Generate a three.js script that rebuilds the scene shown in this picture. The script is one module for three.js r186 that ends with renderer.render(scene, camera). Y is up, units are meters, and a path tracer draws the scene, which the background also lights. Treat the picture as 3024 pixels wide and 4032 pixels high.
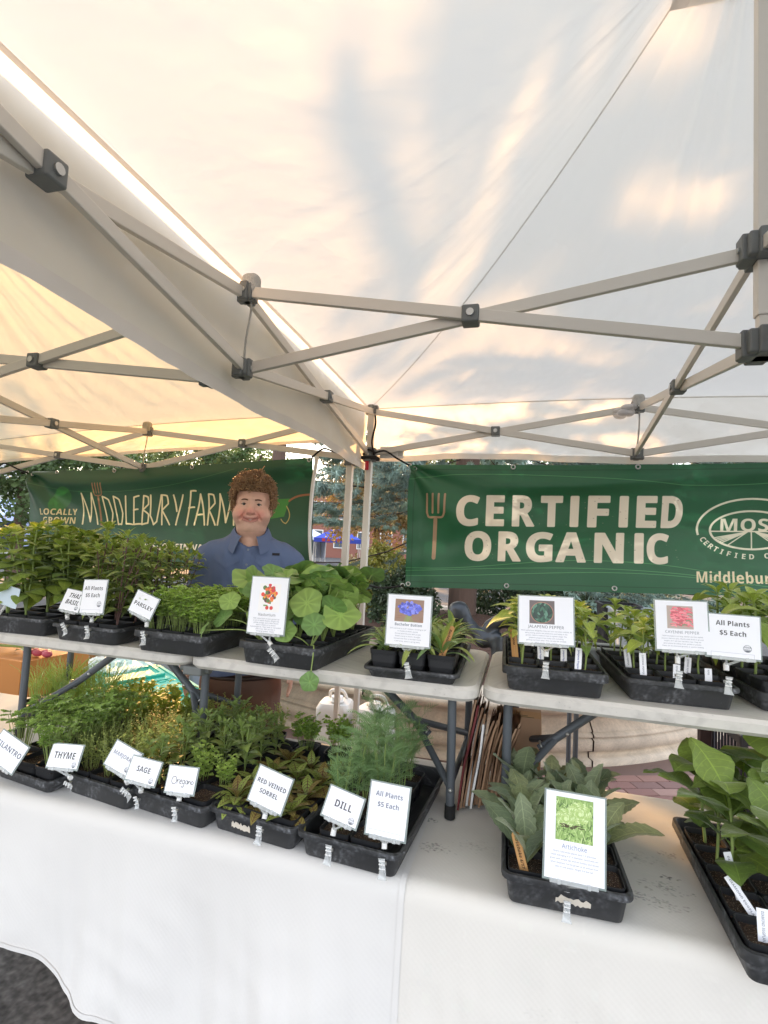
import * as THREE from 'three';
import { mergeGeometries, toCreasedNormals, mergeVertices } from 'three/addons/utils/BufferGeometryUtils.js';
import { RoundedBoxGeometry } from 'three/addons/geometries/RoundedBoxGeometry.js';
import { ImprovedNoise } from 'three/addons/math/ImprovedNoise.js';

// ---------------------------------------------------------------- camera, sky, sun, exposure
const V = (x, y, z) => new THREE.Vector3(x, y, z);
const scene = new THREE.Scene();
const camera = new THREE.PerspectiveCamera(89.48, 3 / 4, 0.05, 600);
camera.position.set(0.8975, 1.55, 2.9308);
camera.up.set(-0.032, 0.996, 0.079);
camera.lookAt(0.8975 - 0.26, 1.55 + 0.068, 2.9308 - 0.963);
const SUN = V(-0.61, 0.238, -0.755).normalize();
const renderer = new THREE.WebGLRenderer({ antialias: true });
renderer.toneMapping = THREE.LinearToneMapping;
renderer.toneMappingExposure = 4.8;
renderer.shadowMap.enabled = true;
{ // clear early-evening sky: pale and warm near the sun, blue overhead
  const w = 256, h = 128, d = new Float32Array(w * h * 4);
  for (let y = 0; y < h; y++) for (let x = 0; x < w; x++) {
    const th = (y + 0.5) / h * Math.PI - Math.PI / 2, ph = (x + 0.5) / w * 2 * Math.PI - Math.PI;
    const dir = V(Math.cos(th) * Math.cos(ph), Math.sin(th), Math.cos(th) * Math.sin(ph));
    const e = Math.max(0, dir.y), k = Math.pow(1 - e, 3.2), g = Math.pow(Math.max(0, dir.dot(SUN)), 6);
    const r = 0.42 + 0.36 * k + 0.7 * g, gg = 0.47 + 0.30 * k + 0.55 * g, b = 0.58 + 0.15 * k + 0.3 * g;
    const i = (y * w + x) * 4, lo = dir.y < 0 ? 0.45 : 1;
    d[i] = r * lo; d[i + 1] = gg * lo; d[i + 2] = b * lo; d[i + 3] = 1;
  }
  const t = new THREE.DataTexture(d, w, h, THREE.RGBAFormat, THREE.FloatType);
  t.mapping = THREE.EquirectangularReflectionMapping; t.magFilter = t.minFilter = THREE.LinearFilter; t.needsUpdate = true;
  scene.background = t; scene.environment = t;
}
const sun = new THREE.DirectionalLight(new THREE.Color(1, 0.54, 0.21), 2.7);
sun.position.copy(SUN).multiplyScalar(40); sun.castShadow = true;
sun.shadow.mapSize.set(4096, 4096); sun.shadow.radius = 1.0;
Object.assign(sun.shadow.camera, { left: -12, right: 12, top: 12, bottom: -12, near: 1, far: 90 });
scene.add(sun, sun.target);

// ---------------------------------------------------------------- helpers
function rng(seed) { let s = seed >>> 0; return () => { s = (s + 0x6d2b79f5) | 0; let t = Math.imul(s ^ (s >>> 15), 1 | s); t = (t + Math.imul(t ^ (t >>> 7), 61 | t)) ^ t; return ((t ^ (t >>> 14)) >>> 0) / 4294967296; }; }
const noise = new ImprovedNoise(), N3 = (x, y, z = 0) => noise.noise(x, y, z);
const fbm = (x, y, z = 0, o = 4) => { let a = 0.5, s = 0; for (let i = 0; i < o; i++) { s += a * N3(x, y, z); x = x * 2.03 + 3.1; y = y * 2.03 + 1.7; z = z * 2.03; a *= 0.5; } return s; };
const lerp = (a, b, t) => a + (b - a) * t, clamp = (x, a = 0, b = 1) => Math.min(b, Math.max(a, x)), sst = (a, b, x) => { const t = clamp((x - a) / (b - a)); return t * t * (3 - 2 * t); };
const used = {};
function numbered(n) { n = n.replace(/_\d{3}$/, ''); const k = used[n] = (used[n] ?? -1) + 1; return k ? n + '_' + String(k).padStart(3, '0') : n; }
function tag(o, label, category, group) { o.userData = { label, category }; if (group) o.userData.group = group; return o; }
function thing(name, label, category, pos = [0, 0, 0], ry = 0, group) {
  const o = new THREE.Group(); o.name = numbered(name); scene.add(o); o.position.set(...pos); o.rotation.y = ry; return tag(o, label, category, group);
}
function part(name, geo, mat, parent, stuff) {
  const m = new THREE.Mesh(geo, mat); m.name = name; m.castShadow = m.receiveShadow = true; (parent ?? scene).add(m);
  if (stuff) m.userData.kind = 'stuff';
  return m;
}
function struct(name, geo, mat) { const m = part(numbered(name), geo, mat, scene); m.userData.kind = 'structure'; return m; }
function copyOf(o, label, group, pos, ry = 0, scale = 1) {
  const c = o.clone(); c.name = numbered(o.name); c.userData = { ...o.userData, label }; if (group) c.userData.group = group;
  scene.add(c); c.position.set(...pos); c.rotation.set(0, ry, 0); c.scale.setScalar(scale); return c;
}
function clean(g) { const k = g.index ? g.toNonIndexed() : g; for (const n of Object.keys(k.attributes)) if (!['position', 'normal', 'uv', 'color'].includes(n)) k.deleteAttribute(n); return k; }
const merge = (list) => { list = list.map(clean); const col = list.every((g) => g.attributes.color); for (const g of list) { if (!col) g.deleteAttribute('color'); if (!g.attributes.uv) g.setAttribute('uv', new THREE.BufferAttribute(new Float32Array(g.attributes.position.count * 2), 2)); } return mergeGeometries(list); };
const box = (w, h, d, x = 0, y = 0, z = 0) => new THREE.BoxGeometry(w, h, d).translate(x, y, z);
const rbox = (w, h, d, r = 0.004, x = 0, y = 0, z = 0, s = 2) => new RoundedBoxGeometry(w, h, d, s, r).translate(x, y, z);
function along(g, a, b) { // geometry modelled along +z from 0, moved so that it runs from a towards b
  const q = new THREE.Quaternion(), m = new THREE.Matrix4(), dir = b.clone().sub(a).normalize();
  const up = Math.abs(dir.y) > 0.98 ? V(1, 0, 0) : V(0, 1, 0), x = up.clone().cross(dir).normalize(), y = dir.clone().cross(x);
  m.makeBasis(x, y, dir).setPosition(a); return g.applyMatrix4(m);
}
const bar = (a, b, w, h, r = 0.003) => along(rbox(w, h, a.distanceTo(b), r, 0, 0, a.distanceTo(b) / 2, 1), a, b);
const rod = (a, b, r0, r1 = r0, seg = 10) => along(new THREE.CylinderGeometry(r1, r0, a.distanceTo(b), seg).rotateX(Math.PI / 2).translate(0, 0, a.distanceTo(b) / 2), a, b);
const tube = (pts, r, n = 16, seg = 6) => new THREE.TubeGeometry(new THREE.CatmullRomCurve3(pts.map((p) => (p.isVector3 ? p : V(...p)))), n, r, seg);
function grid(nu, nv, f, uvf) { // f(u, v) -> [x, y, z]
  const p = [], uv = [], ix = [];
  for (let j = 0; j <= nv; j++) for (let i = 0; i <= nu; i++) { const u = i / nu, v = j / nv; p.push(...f(u, v)); uv.push(...(uvf ? uvf(u, v) : [u, v])); }
  for (let j = 0; j < nv; j++) for (let i = 0; i < nu; i++) { const a = j * (nu + 1) + i, b = a + 1, c = a + nu + 1, d = c + 1; ix.push(a, b, d, a, d, c); }
  const g = new THREE.BufferGeometry(); g.setAttribute('position', new THREE.Float32BufferAttribute(p, 3)); g.setAttribute('uv', new THREE.Float32BufferAttribute(uv, 2)); g.setIndex(ix); g.computeVertexNormals(); return g;
}
function loft(levels, seg = 4, cap = true, crease = 0.7) { // rounded rectangles {w, d, r, y, x, z} stacked into one skin
  const rings = levels.map((L) => {
    const pts = [], r = Math.min(L.r ?? 0.01, L.w / 2 - 1e-4, L.d / 2 - 1e-4);
    for (let c = 0; c < 4; c++) for (let k = 0; k <= seg; k++) {
      const a = (c + k / seg) * Math.PI / 2, sx = c === 0 || c === 3 ? 1 : -1, sz = c < 2 ? 1 : -1;
      pts.push(V((L.x ?? 0) + sx * (L.w / 2 - r) + r * Math.cos(a), L.y, (L.z ?? 0) + sz * (L.d / 2 - r) + r * Math.sin(a)));
    }
    pts.push(pts[0].clone()); return pts;
  });
  const n = rings[0].length, p = [], uv = [], ix = []; let v = 0;
  rings.forEach((R, j) => { if (j) v += R[0].distanceTo(rings[j - 1][0]); let u = 0; R.forEach((q, i) => { if (i) u += q.distanceTo(R[i - 1]); p.push(q.x, q.y, q.z); uv.push(u, v); }); });
  for (let j = 0; j < rings.length - 1; j++) for (let i = 0; i < n - 1; i++) { const a = j * n + i; ix.push(a, a + n, a + 1, a + 1, a + n, a + n + 1); }
  if (cap) for (const [j, flip] of [[0, 0], [rings.length - 1, 1]]) {
    const L = levels[j], c = p.length / 3; p.push(L.x ?? 0, L.y, L.z ?? 0); uv.push(0, 0);
    for (let i = 0; i < n - 1; i++) flip ? ix.push(c, j * n + i + 1, j * n + i) : ix.push(c, j * n + i, j * n + i + 1);
  }
  const g = new THREE.BufferGeometry(); g.setAttribute('position', new THREE.Float32BufferAttribute(p, 3)); g.setAttribute('uv', new THREE.Float32BufferAttribute(uv, 2)); g.setIndex(ix);
  return toCreasedNormals(g, crease);
}
// surface nets: the zero surface of f over a box, as one smooth skin
function skin(f, lo, hi, c, color) {
  const nx = Math.ceil((hi[0] - lo[0]) / c), ny = Math.ceil((hi[1] - lo[1]) / c), nz = Math.ceil((hi[2] - lo[2]) / c), X = nx + 1, Y = ny + 1;
  const F = new Float32Array(X * Y * (nz + 1)), at = (i, j, k) => (k * Y + j) * X + i;
  for (let k = 0; k <= nz; k++) for (let j = 0; j <= ny; j++) for (let i = 0; i <= nx; i++) F[at(i, j, k)] = f(lo[0] + i * c, lo[1] + j * c, lo[2] + k * c);
  const id = new Int32Array(nx * ny * nz).fill(-1), p = [], nn = [], col = [], ix = [], cell = (i, j, k) => (k * ny + j) * nx + i;
  for (let k = 0; k < nz; k++) for (let j = 0; j < ny; j++) for (let i = 0; i < nx; i++) {
    let sx = 0, sy = 0, sz = 0, n = 0;
    const e = (a, b) => { const fa = F[at(i + a[0], j + a[1], k + a[2])], fb = F[at(i + b[0], j + b[1], k + b[2])]; if ((fa < 0) !== (fb < 0)) { const t = fa / (fa - fb); sx += lerp(a[0], b[0], t); sy += lerp(a[1], b[1], t); sz += lerp(a[2], b[2], t); n++; } };
    for (let a = 0; a < 2; a++) for (let b = 0; b < 2; b++) { e([0, a, b], [1, a, b]); e([a, 0, b], [a, 1, b]); e([a, b, 0], [a, b, 1]); }
    if (!n) continue;
    id[cell(i, j, k)] = p.length / 3;
    const x = lo[0] + (i + sx / n) * c, y = lo[1] + (j + sy / n) * c, z = lo[2] + (k + sz / n) * c, h = c * 0.5;
    p.push(x, y, z);
    const g = V(f(x + h, y, z) - f(x - h, y, z), f(x, y + h, z) - f(x, y - h, z), f(x, y, z + h) - f(x, y, z - h)).normalize(); nn.push(g.x, g.y, g.z);
    if (color) col.push(...color(x, y, z));
  }
  const quad = (a, b, c2, d, flip) => { if (Math.min(a, b, c2, d) < 0) return; flip ? ix.push(a, b, c2, a, c2, d) : ix.push(a, c2, b, a, d, c2); };
  for (let k = 1; k < nz; k++) for (let j = 1; j < ny; j++) for (let i = 1; i < nx; i++) {
    const s = F[at(i, j, k)] < 0;
    if (s !== F[at(i + 1, j, k)] < 0) quad(id[cell(i, j - 1, k - 1)], id[cell(i, j, k - 1)], id[cell(i, j, k)], id[cell(i, j - 1, k)], s);
    if (s !== F[at(i, j + 1, k)] < 0) quad(id[cell(i - 1, j, k - 1)], id[cell(i - 1, j, k)], id[cell(i, j, k)], id[cell(i, j, k - 1)], s);
    if (s !== F[at(i, j, k + 1)] < 0) quad(id[cell(i - 1, j - 1, k)], id[cell(i, j - 1, k)], id[cell(i, j, k)], id[cell(i - 1, j, k)], s);
  }
  const g = new THREE.BufferGeometry(); g.setAttribute('position', new THREE.Float32BufferAttribute(p, 3)); g.setAttribute('normal', new THREE.Float32BufferAttribute(nn, 3));
  if (color) g.setAttribute('color', new THREE.Float32BufferAttribute(col, 3));
  g.setIndex(ix); return g;
}
const sEll = (x, y, z, c, r) => { const a = (x - c[0]) / r[0], b = (y - c[1]) / r[1], d = (z - c[2]) / r[2], k = Math.sqrt(a * a + b * b + d * d), m = Math.sqrt((a / r[0]) ** 2 + (b / r[1]) ** 2 + (d / r[2]) ** 2); return m < 1e-6 ? -Math.min(...r) : k * (k - 1) / m; };
const sCap = (x, y, z, a, b, ra, rb = ra) => { const bx = b[0] - a[0], by = b[1] - a[1], bz = b[2] - a[2], px = x - a[0], py = y - a[1], pz = z - a[2], t = clamp((px * bx + py * by + pz * bz) / (bx * bx + by * by + bz * bz)); return Math.hypot(px - bx * t, py - by * t, pz - bz * t) - lerp(ra, rb, t); };
const smin = (a, b, k) => { const h = Math.max(k - Math.abs(a - b), 0) / k; return Math.min(a, b) - h * h * k / 4; };
const smax = (a, b, k) => -smin(-a, -b, k);

// textures: colour = matter only
function canvasTex(w, h, draw, repeat) {
  const c = document.createElement('canvas'); c.width = w; c.height = h; draw(c.getContext('2d'), w, h);
  const t = new THREE.CanvasTexture(c); t.colorSpace = THREE.SRGBColorSpace; t.magFilter = THREE.LinearFilter; t.anisotropy = 8;
  if (repeat) { t.wrapS = t.wrapT = THREE.RepeatWrapping; t.repeat.set(...repeat); }
  return t;
}
function dataTex(n, f, repeat, srgb) { // f(x, y) in 0..1 -> [r, g, b] or number
  const d = new Uint8Array(n * n * 4);
  for (let y = 0; y < n; y++) for (let x = 0; x < n; x++) { let c = f(x / n, y / n); if (!c.length) c = [c, c, c]; const i = (y * n + x) * 4; for (let k = 0; k < 3; k++) d[i + k] = clamp(c[k]) * 255; d[i + 3] = 255; }
  const t = new THREE.DataTexture(d, n, n); t.magFilter = THREE.LinearFilter; t.wrapS = t.wrapT = THREE.RepeatWrapping; if (repeat) t.repeat.set(...repeat); if (srgb) t.colorSpace = THREE.SRGBColorSpace; t.needsUpdate = true; return t;
}
const tileNoise = (x, y, s, o = 4, z = 0) => { // repeats over 0..1
  const a = x * Math.PI * 2, b = y * Math.PI * 2, r = s / 6.283; return fbm(Math.cos(a) * r + 7, Math.sin(a) * r + Math.cos(b) * r * 0.97, Math.sin(b) * r + z, o);
};
const std = (o) => new THREE.MeshStandardMaterial(o), phy = (o) => new THREE.MeshPhysicalMaterial(o);
const lin = (r, g, b) => new THREE.Color().setRGB(r, g, b);
const DS = THREE.DoubleSide;
// ---------------------------------------------------------------- materials
const speck = dataTex(256, (x, y) => 0.5 + 0.5 * tileNoise(x, y, 60, 3));
const weave = dataTex(256, (x, y) => 0.5 + 0.22 * Math.sin(x * 2 * Math.PI * 64) * Math.cos(y * 2 * Math.PI * 64) + 0.3 * tileNoise(x, y, 12, 4));
const crumple = dataTex(512, (x, y) => 0.5 + 0.5 * (1 - Math.abs(tileNoise(x, y, 9, 4)) * 2.2) * 0.6 + 0.3 * tileNoise(x, y, 20, 3, 5));
const M = {};
M.canopy = phy({ color: lin(0.86, 0.84, 0.78), roughness: 1, transmission: 0.275, thickness: 0, side: DS, bumpMap: crumple, bumpScale: 0.013 });
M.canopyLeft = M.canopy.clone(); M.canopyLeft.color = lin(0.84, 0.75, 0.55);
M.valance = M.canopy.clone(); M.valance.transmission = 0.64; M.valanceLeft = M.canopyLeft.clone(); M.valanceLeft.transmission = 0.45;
M.seam = phy({ color: lin(0.82, 0.78, 0.73), roughness: 1, transmission: 0.24, thickness: 0, side: DS });
M.frame = std({ color: lin(0.66, 0.62, 0.55), roughness: 0.42, metalness: 0.25 });
M.bracket = std({ color: lin(0.16, 0.17, 0.165), roughness: 0.5 });
M.bolt = std({ color: lin(0.55, 0.55, 0.53), roughness: 0.35, metalness: 0.9 });
M.cord = std({ color: lin(0.012, 0.012, 0.012), roughness: 0.8 });
M.steel = std({ color: lin(0.095, 0.108, 0.122), roughness: 0.5, metalness: 0.1, bumpMap: speck, bumpScale: 0.0004 });
M.tabletop = std({ color: lin(0.66, 0.64, 0.605), roughness: 0.6, map: dataTex(256, (x, y) => { const n = tileNoise(x, y, 14, 5), s = tileNoise(x, y, 60, 3, 9); const k = 0.96 - Math.max(0, n) * 0.35 - (s > 0.36 ? 0.18 : 0); return [k, k * 0.985, k * 0.95]; }, [2, 2]) });
const trayMap = (seed) => dataTex(256, (x, y) => { const n = tileNoise(x, y, 10, 5, seed), f = tileNoise(x, y, 55, 4, seed + 3), s = Math.max(0, n + 0.12) * Math.max(0, f + 0.2) * 2.2 + Math.max(0, tileNoise(x, y * 0.5, 90, 2, seed + 7) - 0.2) * 0.5; const k = 0.19 + 0.75 * clamp(s) * clamp(tileNoise(x, y, 5, 2, seed + 20) * 1.6 + 0.45); return [k, k * 1.02, k * 1.05]; }, [1.9, 1.9], true);
M.tray = [1, 2, 3].map((s) => std({ color: 0xffffff, map: trayMap(s * 11), roughness: 0.5, bumpMap: speck, bumpScale: 0.0003 }));
M.pot = std({ color: lin(0.018, 0.019, 0.021), roughness: 0.45 });
M.rim = std({ color: 0xffffff, map: trayMap(57), roughness: 0.55 });
M.soil = std({ color: 0xffffff, roughness: 1, map: dataTex(256, (x, y) => { const n = tileNoise(x, y, 40, 4), p = tileNoise(x, y, 75, 2, 4), q = tileNoise(x, y, 60, 2, 8); if (p > 0.26) return [0.82, 0.76, 0.66]; if (q > 0.3) return [0.5, 0.36, 0.22]; const k = 0.2 + 0.16 * n; return [k * 1.1, k * 0.82, k * 0.62]; }, [1, 1], true), bumpMap: speck, bumpScale: 0.003 });
M.clear = phy({ color: lin(0.93, 0.95, 0.95), roughness: 0.06, transmission: 0.9, thickness: 0, ior: 1.49, side: DS });
M.clipPlastic = phy({ color: lin(0.88, 0.9, 0.9), roughness: 0.15, transmission: 0.62, thickness: 0, ior: 1.49, side: DS });
M.sleeve = phy({ color: lin(0.5, 0.58, 0.55), roughness: 0.25, transmission: 0.55, thickness: 0, side: DS });
M.white = std({ color: lin(0.78, 0.78, 0.76), roughness: 0.45 });
M.cloth = std({ color: lin(0.70, 0.68, 0.645), roughness: 0.95, side: DS, bumpMap: weave, bumpScale: 0.0009 });
M.kraft = [lin(0.36, 0.22, 0.13), lin(0.42, 0.27, 0.17), lin(0.30, 0.18, 0.11)].map((color) => std({ color, roughness: 0.9, side: DS, bumpMap: speck, bumpScale: 0.0004 }));
M.wood = std({ color: 0xffffff, roughness: 0.8, map: dataTex(256, (x, y) => { const n = tileNoise(x * 1, y * 0.15, 40, 3), k = 0.78 + 0.3 * n; return [k, k * 0.68, k * 0.45]; }, [6, 1], true) });
M.asphalt = std({ color: 0xffffff, roughness: 0.95, map: dataTex(512, (x, y) => { const n = tileNoise(x, y, 110, 3), p = tileNoise(x, y, 6, 3, 3), k = 0.30 + 0.26 * n + 0.10 * p; return [k, k * 0.985, k * 0.96]; }, [160, 160], true), bumpMap: speck, bumpScale: 0.004 });
M.stone = std({ color: 0xffffff, roughness: 0.92, side: DS, map: dataTex(512, (x, y) => { const n = tileNoise(x, y, 7, 5), p = tileNoise(x, y, 60, 3, 5), k = 0.79 + 0.14 * n + 0.10 * p - (p > 0.3 ? 0.10 : 0); return [k, k * 0.93, k * 0.83]; }, [0.9, 0.9], true), bumpMap: speck, bumpScale: 0.0004 });
M.brick = [[0.30, 0.17, 0.135], [0.25, 0.135, 0.11], [0.34, 0.21, 0.17], [0.22, 0.13, 0.11]].map((c) => std({ color: lin(...c), roughness: 0.95, bumpMap: speck, bumpScale: 0.003 }));
M.bark = std({ color: lin(0.13, 0.085, 0.065), roughness: 1, bumpMap: crumple, bumpScale: 0.03 });
M.mulch = std({ color: 0xffffff, roughness: 1, map: dataTex(256, (x, y) => { const n = tileNoise(x, y, 50, 4), k = 0.27 + 0.35 * n; return [k * 1.15, k * 0.8, k * 0.62]; }, [4, 4], true), bumpMap: crumple, bumpScale: 0.03 });
// leaves: pale midrib and side veins are print on the leaf, u runs across, v along it
const veinTex = canvasTex(128, 256, (g, w, h) => {
  g.fillStyle = '#c9cbc2'; g.fillRect(0, 0, w, h); const R = rng(5);
  for (let i = 0; i < 500; i++) { const k = 195 + R() * 45 | 0; g.fillStyle = `rgba(${k},${k},${k - 12},0.35)`; g.fillRect(R() * w, R() * h, 3 + R() * 9, 3 + R() * 9); }
  g.strokeStyle = '#fffff0'; g.lineWidth = 5; g.beginPath(); g.moveTo(w / 2, 0); g.lineTo(w / 2, h); g.stroke(); g.lineWidth = 2; g.globalAlpha = 0.75;
  for (let i = 1; i < 8; i++) for (const s of [-1, 1]) { g.beginPath(); g.moveTo(w / 2, h - i * h / 8.6); g.quadraticCurveTo(w / 2 + s * w * 0.25, h - i * h / 8.6 - 8, w / 2 + s * w * 0.5, h - i * h / 8.6 - 34); g.stroke(); }
});
const redVeinTex = canvasTex(128, 256, (g, w, h) => {
  g.fillStyle = '#9fb55a'; g.fillRect(0, 0, w, h); g.strokeStyle = '#5a1f2a'; g.lineWidth = 9; g.beginPath(); g.moveTo(w / 2, 0); g.lineTo(w / 2, h); g.stroke(); g.lineWidth = 5;
  for (let i = 1; i < 8; i++) for (const s of [-1, 1]) { g.beginPath(); g.moveTo(w / 2, h - i * h / 8.6); g.quadraticCurveTo(w / 2 + s * w * 0.25, h - i * h / 8.6 - 8, w / 2 + s * w * 0.46, h - i * h / 8.6 - 40); g.stroke(); }
});
const leafMat = (r, g, b, o = {}) => phy({ color: lin(r, g, b), roughness: 0.7, transmission: 0.42, bumpMap: crumple, bumpScale: 0.0012, thickness: 0, side: DS, map: veinTex, ...o });
M.basil = [leafMat(0.318, 0.463, 0.0666), leafMat(0.414, 0.589, 0.0816), leafMat(0.534, 0.694, 0.0964)];
M.thai = [leafMat(0.318, 0.443, 0.0889), leafMat(0.414, 0.546, 0.104), leafMat(0.511, 0.673, 0.104)];
M.pepper = [leafMat(0.34, 0.526, 0.0889), leafMat(0.438, 0.651, 0.104), leafMat(0.583, 0.75, 0.119)];
M.nast = [0, 1, 2].map((i) => phy({ color: [lin(0.17, 0.31, 0.085), lin(0.23, 0.38, 0.09), lin(0.30, 0.45, 0.11)][i], roughness: 0.6, transmission: 0.32, thickness: 0, side: DS, vertexColors: true }));
M.bach = [leafMat(0.35, 0.599, 0.149), leafMat(0.473, 0.69, 0.164), leafMat(0.54, 0.69, 0.179)];
M.arti = [leafMat(0.42, 0.52, 0.31), leafMat(0.48, 0.58, 0.36), leafMat(0.54, 0.64, 0.42)];
M.egg = [leafMat(0.191, 0.33, 0.0535), leafMat(0.255, 0.413, 0.068), leafMat(0.319, 0.481, 0.0778)];
M.sage = [leafMat(0.463, 0.568, 0.179), leafMat(0.56, 0.673, 0.208), leafMat(0.438, 0.61, 0.149)];
M.sorrel = [0, 1].map((i) => phy({ color: [lin(0.85, 0.85, 0.7), lin(0.8, 0.5, 0.5)][i], roughness: 0.6, transmission: 0.25, thickness: 0, side: DS, map: redVeinTex }));
const herb = (r, g, b) => phy({ color: lin(r, g, b), roughness: 0.7, transmission: 0.34, thickness: 0, side: DS });
M.dill = herb(0.263, 0.425, 0.163); M.parsley = herb(0.366, 0.568, 0.0741); M.thyme = herb(0.376, 0.451, 0.111); M.marj = herb(0.486, 0.546, 0.126); M.oreg = herb(0.414, 0.568, 0.104); M.cil = herb(0.318, 0.484, 0.0889); M.mint = herb(0.46, 0.56, 0.07); M.chive = herb(0.366, 0.526, 0.0889);
for (const k of ['basil', 'thai', 'pepper', 'bach', 'arti', 'egg', 'sage']) for (const [i, a, b, c] of [[0, 0.8, 0.85, 0.9], [2, 1.12, 1.06, 0.9], [1, 1.06, 0.98, 0.82]]) { const m = M[k][i].clone(); m.color.setRGB(M[k][i].color.r * a, M[k][i].color.g * b, M[k][i].color.b * c); M[k].push(m); }
M.stemG = std({ color: lin(0.24, 0.32, 0.09), roughness: 0.7 }); M.stemP = std({ color: lin(0.13, 0.07, 0.06), roughness: 0.7 });

// ---------------------------------------------------------------- ground, pavement, planter
struct('ground', new THREE.PlaneGeometry(400, 400).rotateX(-Math.PI / 2), M.asphalt);
{ // brick pavement round the planter, bricks laid one by one where the picture shows them
  const base = struct('brick_pavement', box(9, 0.02, 4.6, 0, 0.0, -1.75), std({ color: lin(0.19, 0.125, 0.10), roughness: 1 }));
  const R = rng(3), variants = [0, 1, 2].map((i) => rbox(0.196, 0.03, 0.096, 0.008, 0, 0, 0, 2));
  let n = 0;
  for (let i = 0; i < 17 && n < 230; i++) for (let j = 0; j < 13; j++) {
    const u = i * 0.204 + (j % 2) * 0.102, v = j * 0.104, a = 0.62, x = 0.75 + u * Math.cos(a) - v * Math.sin(a) * 1.0 + 0.35, z = -1.9 + u * Math.sin(a) * 0.55 + v * 1.0;
    const px = 0.55 + u * 0.9 + v * 0.28, pz = -0.15 - u * 0.36 + v * 0.95 - 0.55;
    if (Math.hypot(px - 0.1, pz + 3.95) < 2.9 || px > 3.6) continue;
    const b = part('brick', variants[n % 3], M.brick[Math.floor(R() * 4)], base); b.position.set(px, 0.008 + R() * 0.004, pz); b.rotation.y = 0.38 + (R() - 0.5) * 0.03; n++;
  }
}
const PC = [0.1, -3.95]; // planter centre
{ // round cast-stone planter: one curved block per thing-part, open joints between blocks
  const t = thing('stone_planter', 'large round cast-stone planter with a moulded rim behind the tables', 'planter', [PC[0], 0, PC[1]]);
  const prof = [[2.98, 0], [2.98, 0.055], [2.93, 0.06], [2.925, 0.10], [2.985, 0.125], [2.99, 0.20], [2.965, 0.212], [2.99, 0.222], [2.985, 0.243], [2.96, 0.252], [2.975, 0.262], [2.95, 0.30], [2.93, 0.335], [2.945, 0.37], [3.01, 0.40], [3.09, 0.42], [3.125, 0.45], [3.12, 0.485], [3.08, 0.505], [2.9, 0.515], [2.72, 0.51], [2.70, 0.44]].map((p) => new THREE.Vector2(p[0], p[1]));
  const joints = [-2.6, -1.95, -1.34, -0.72, -0.1, 0.47, 1.05, 1.7, 2.4, 3.1, 3.683];
  for (let i = 0; i < joints.length - 1; i++) {
    const a = joints[i] + 0.0012, b = joints[i + 1] - 0.0012, g = new THREE.LatheGeometry(prof, 26, a, b - a);
    const p = g.attributes.position, uv = g.attributes.uv;
    for (let k = 0; k < p.count; k++) { const an = Math.atan2(p.getX(k), p.getZ(k)), y = p.getY(k), f = 1 + 0.0002 * fbm(an * 30, y * 30, i) + (i % 2 ? 0.002 : -0.001); p.setX(k, p.getX(k) * f); p.setZ(k, p.getZ(k) * f); uv.setXY(k, an * 3, y * 1.6 + Math.hypot(p.getX(k), p.getZ(k))); }
    g.computeVertexNormals(); part('stone_block', g, M.stone, t);
  }
  part('soil', grid(40, 16, (u, v) => { const a = u * Math.PI * 2, r = v * 2.8; return [Math.sin(a) * r, 0.45 + 0.30 * (1 - v) + 0.05 * fbm(Math.sin(a) * r * 2, Math.cos(a) * r * 2), Math.cos(a) * r]; }, (u, v) => [u * 5, v * 2]), M.mulch, t);
}

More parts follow.
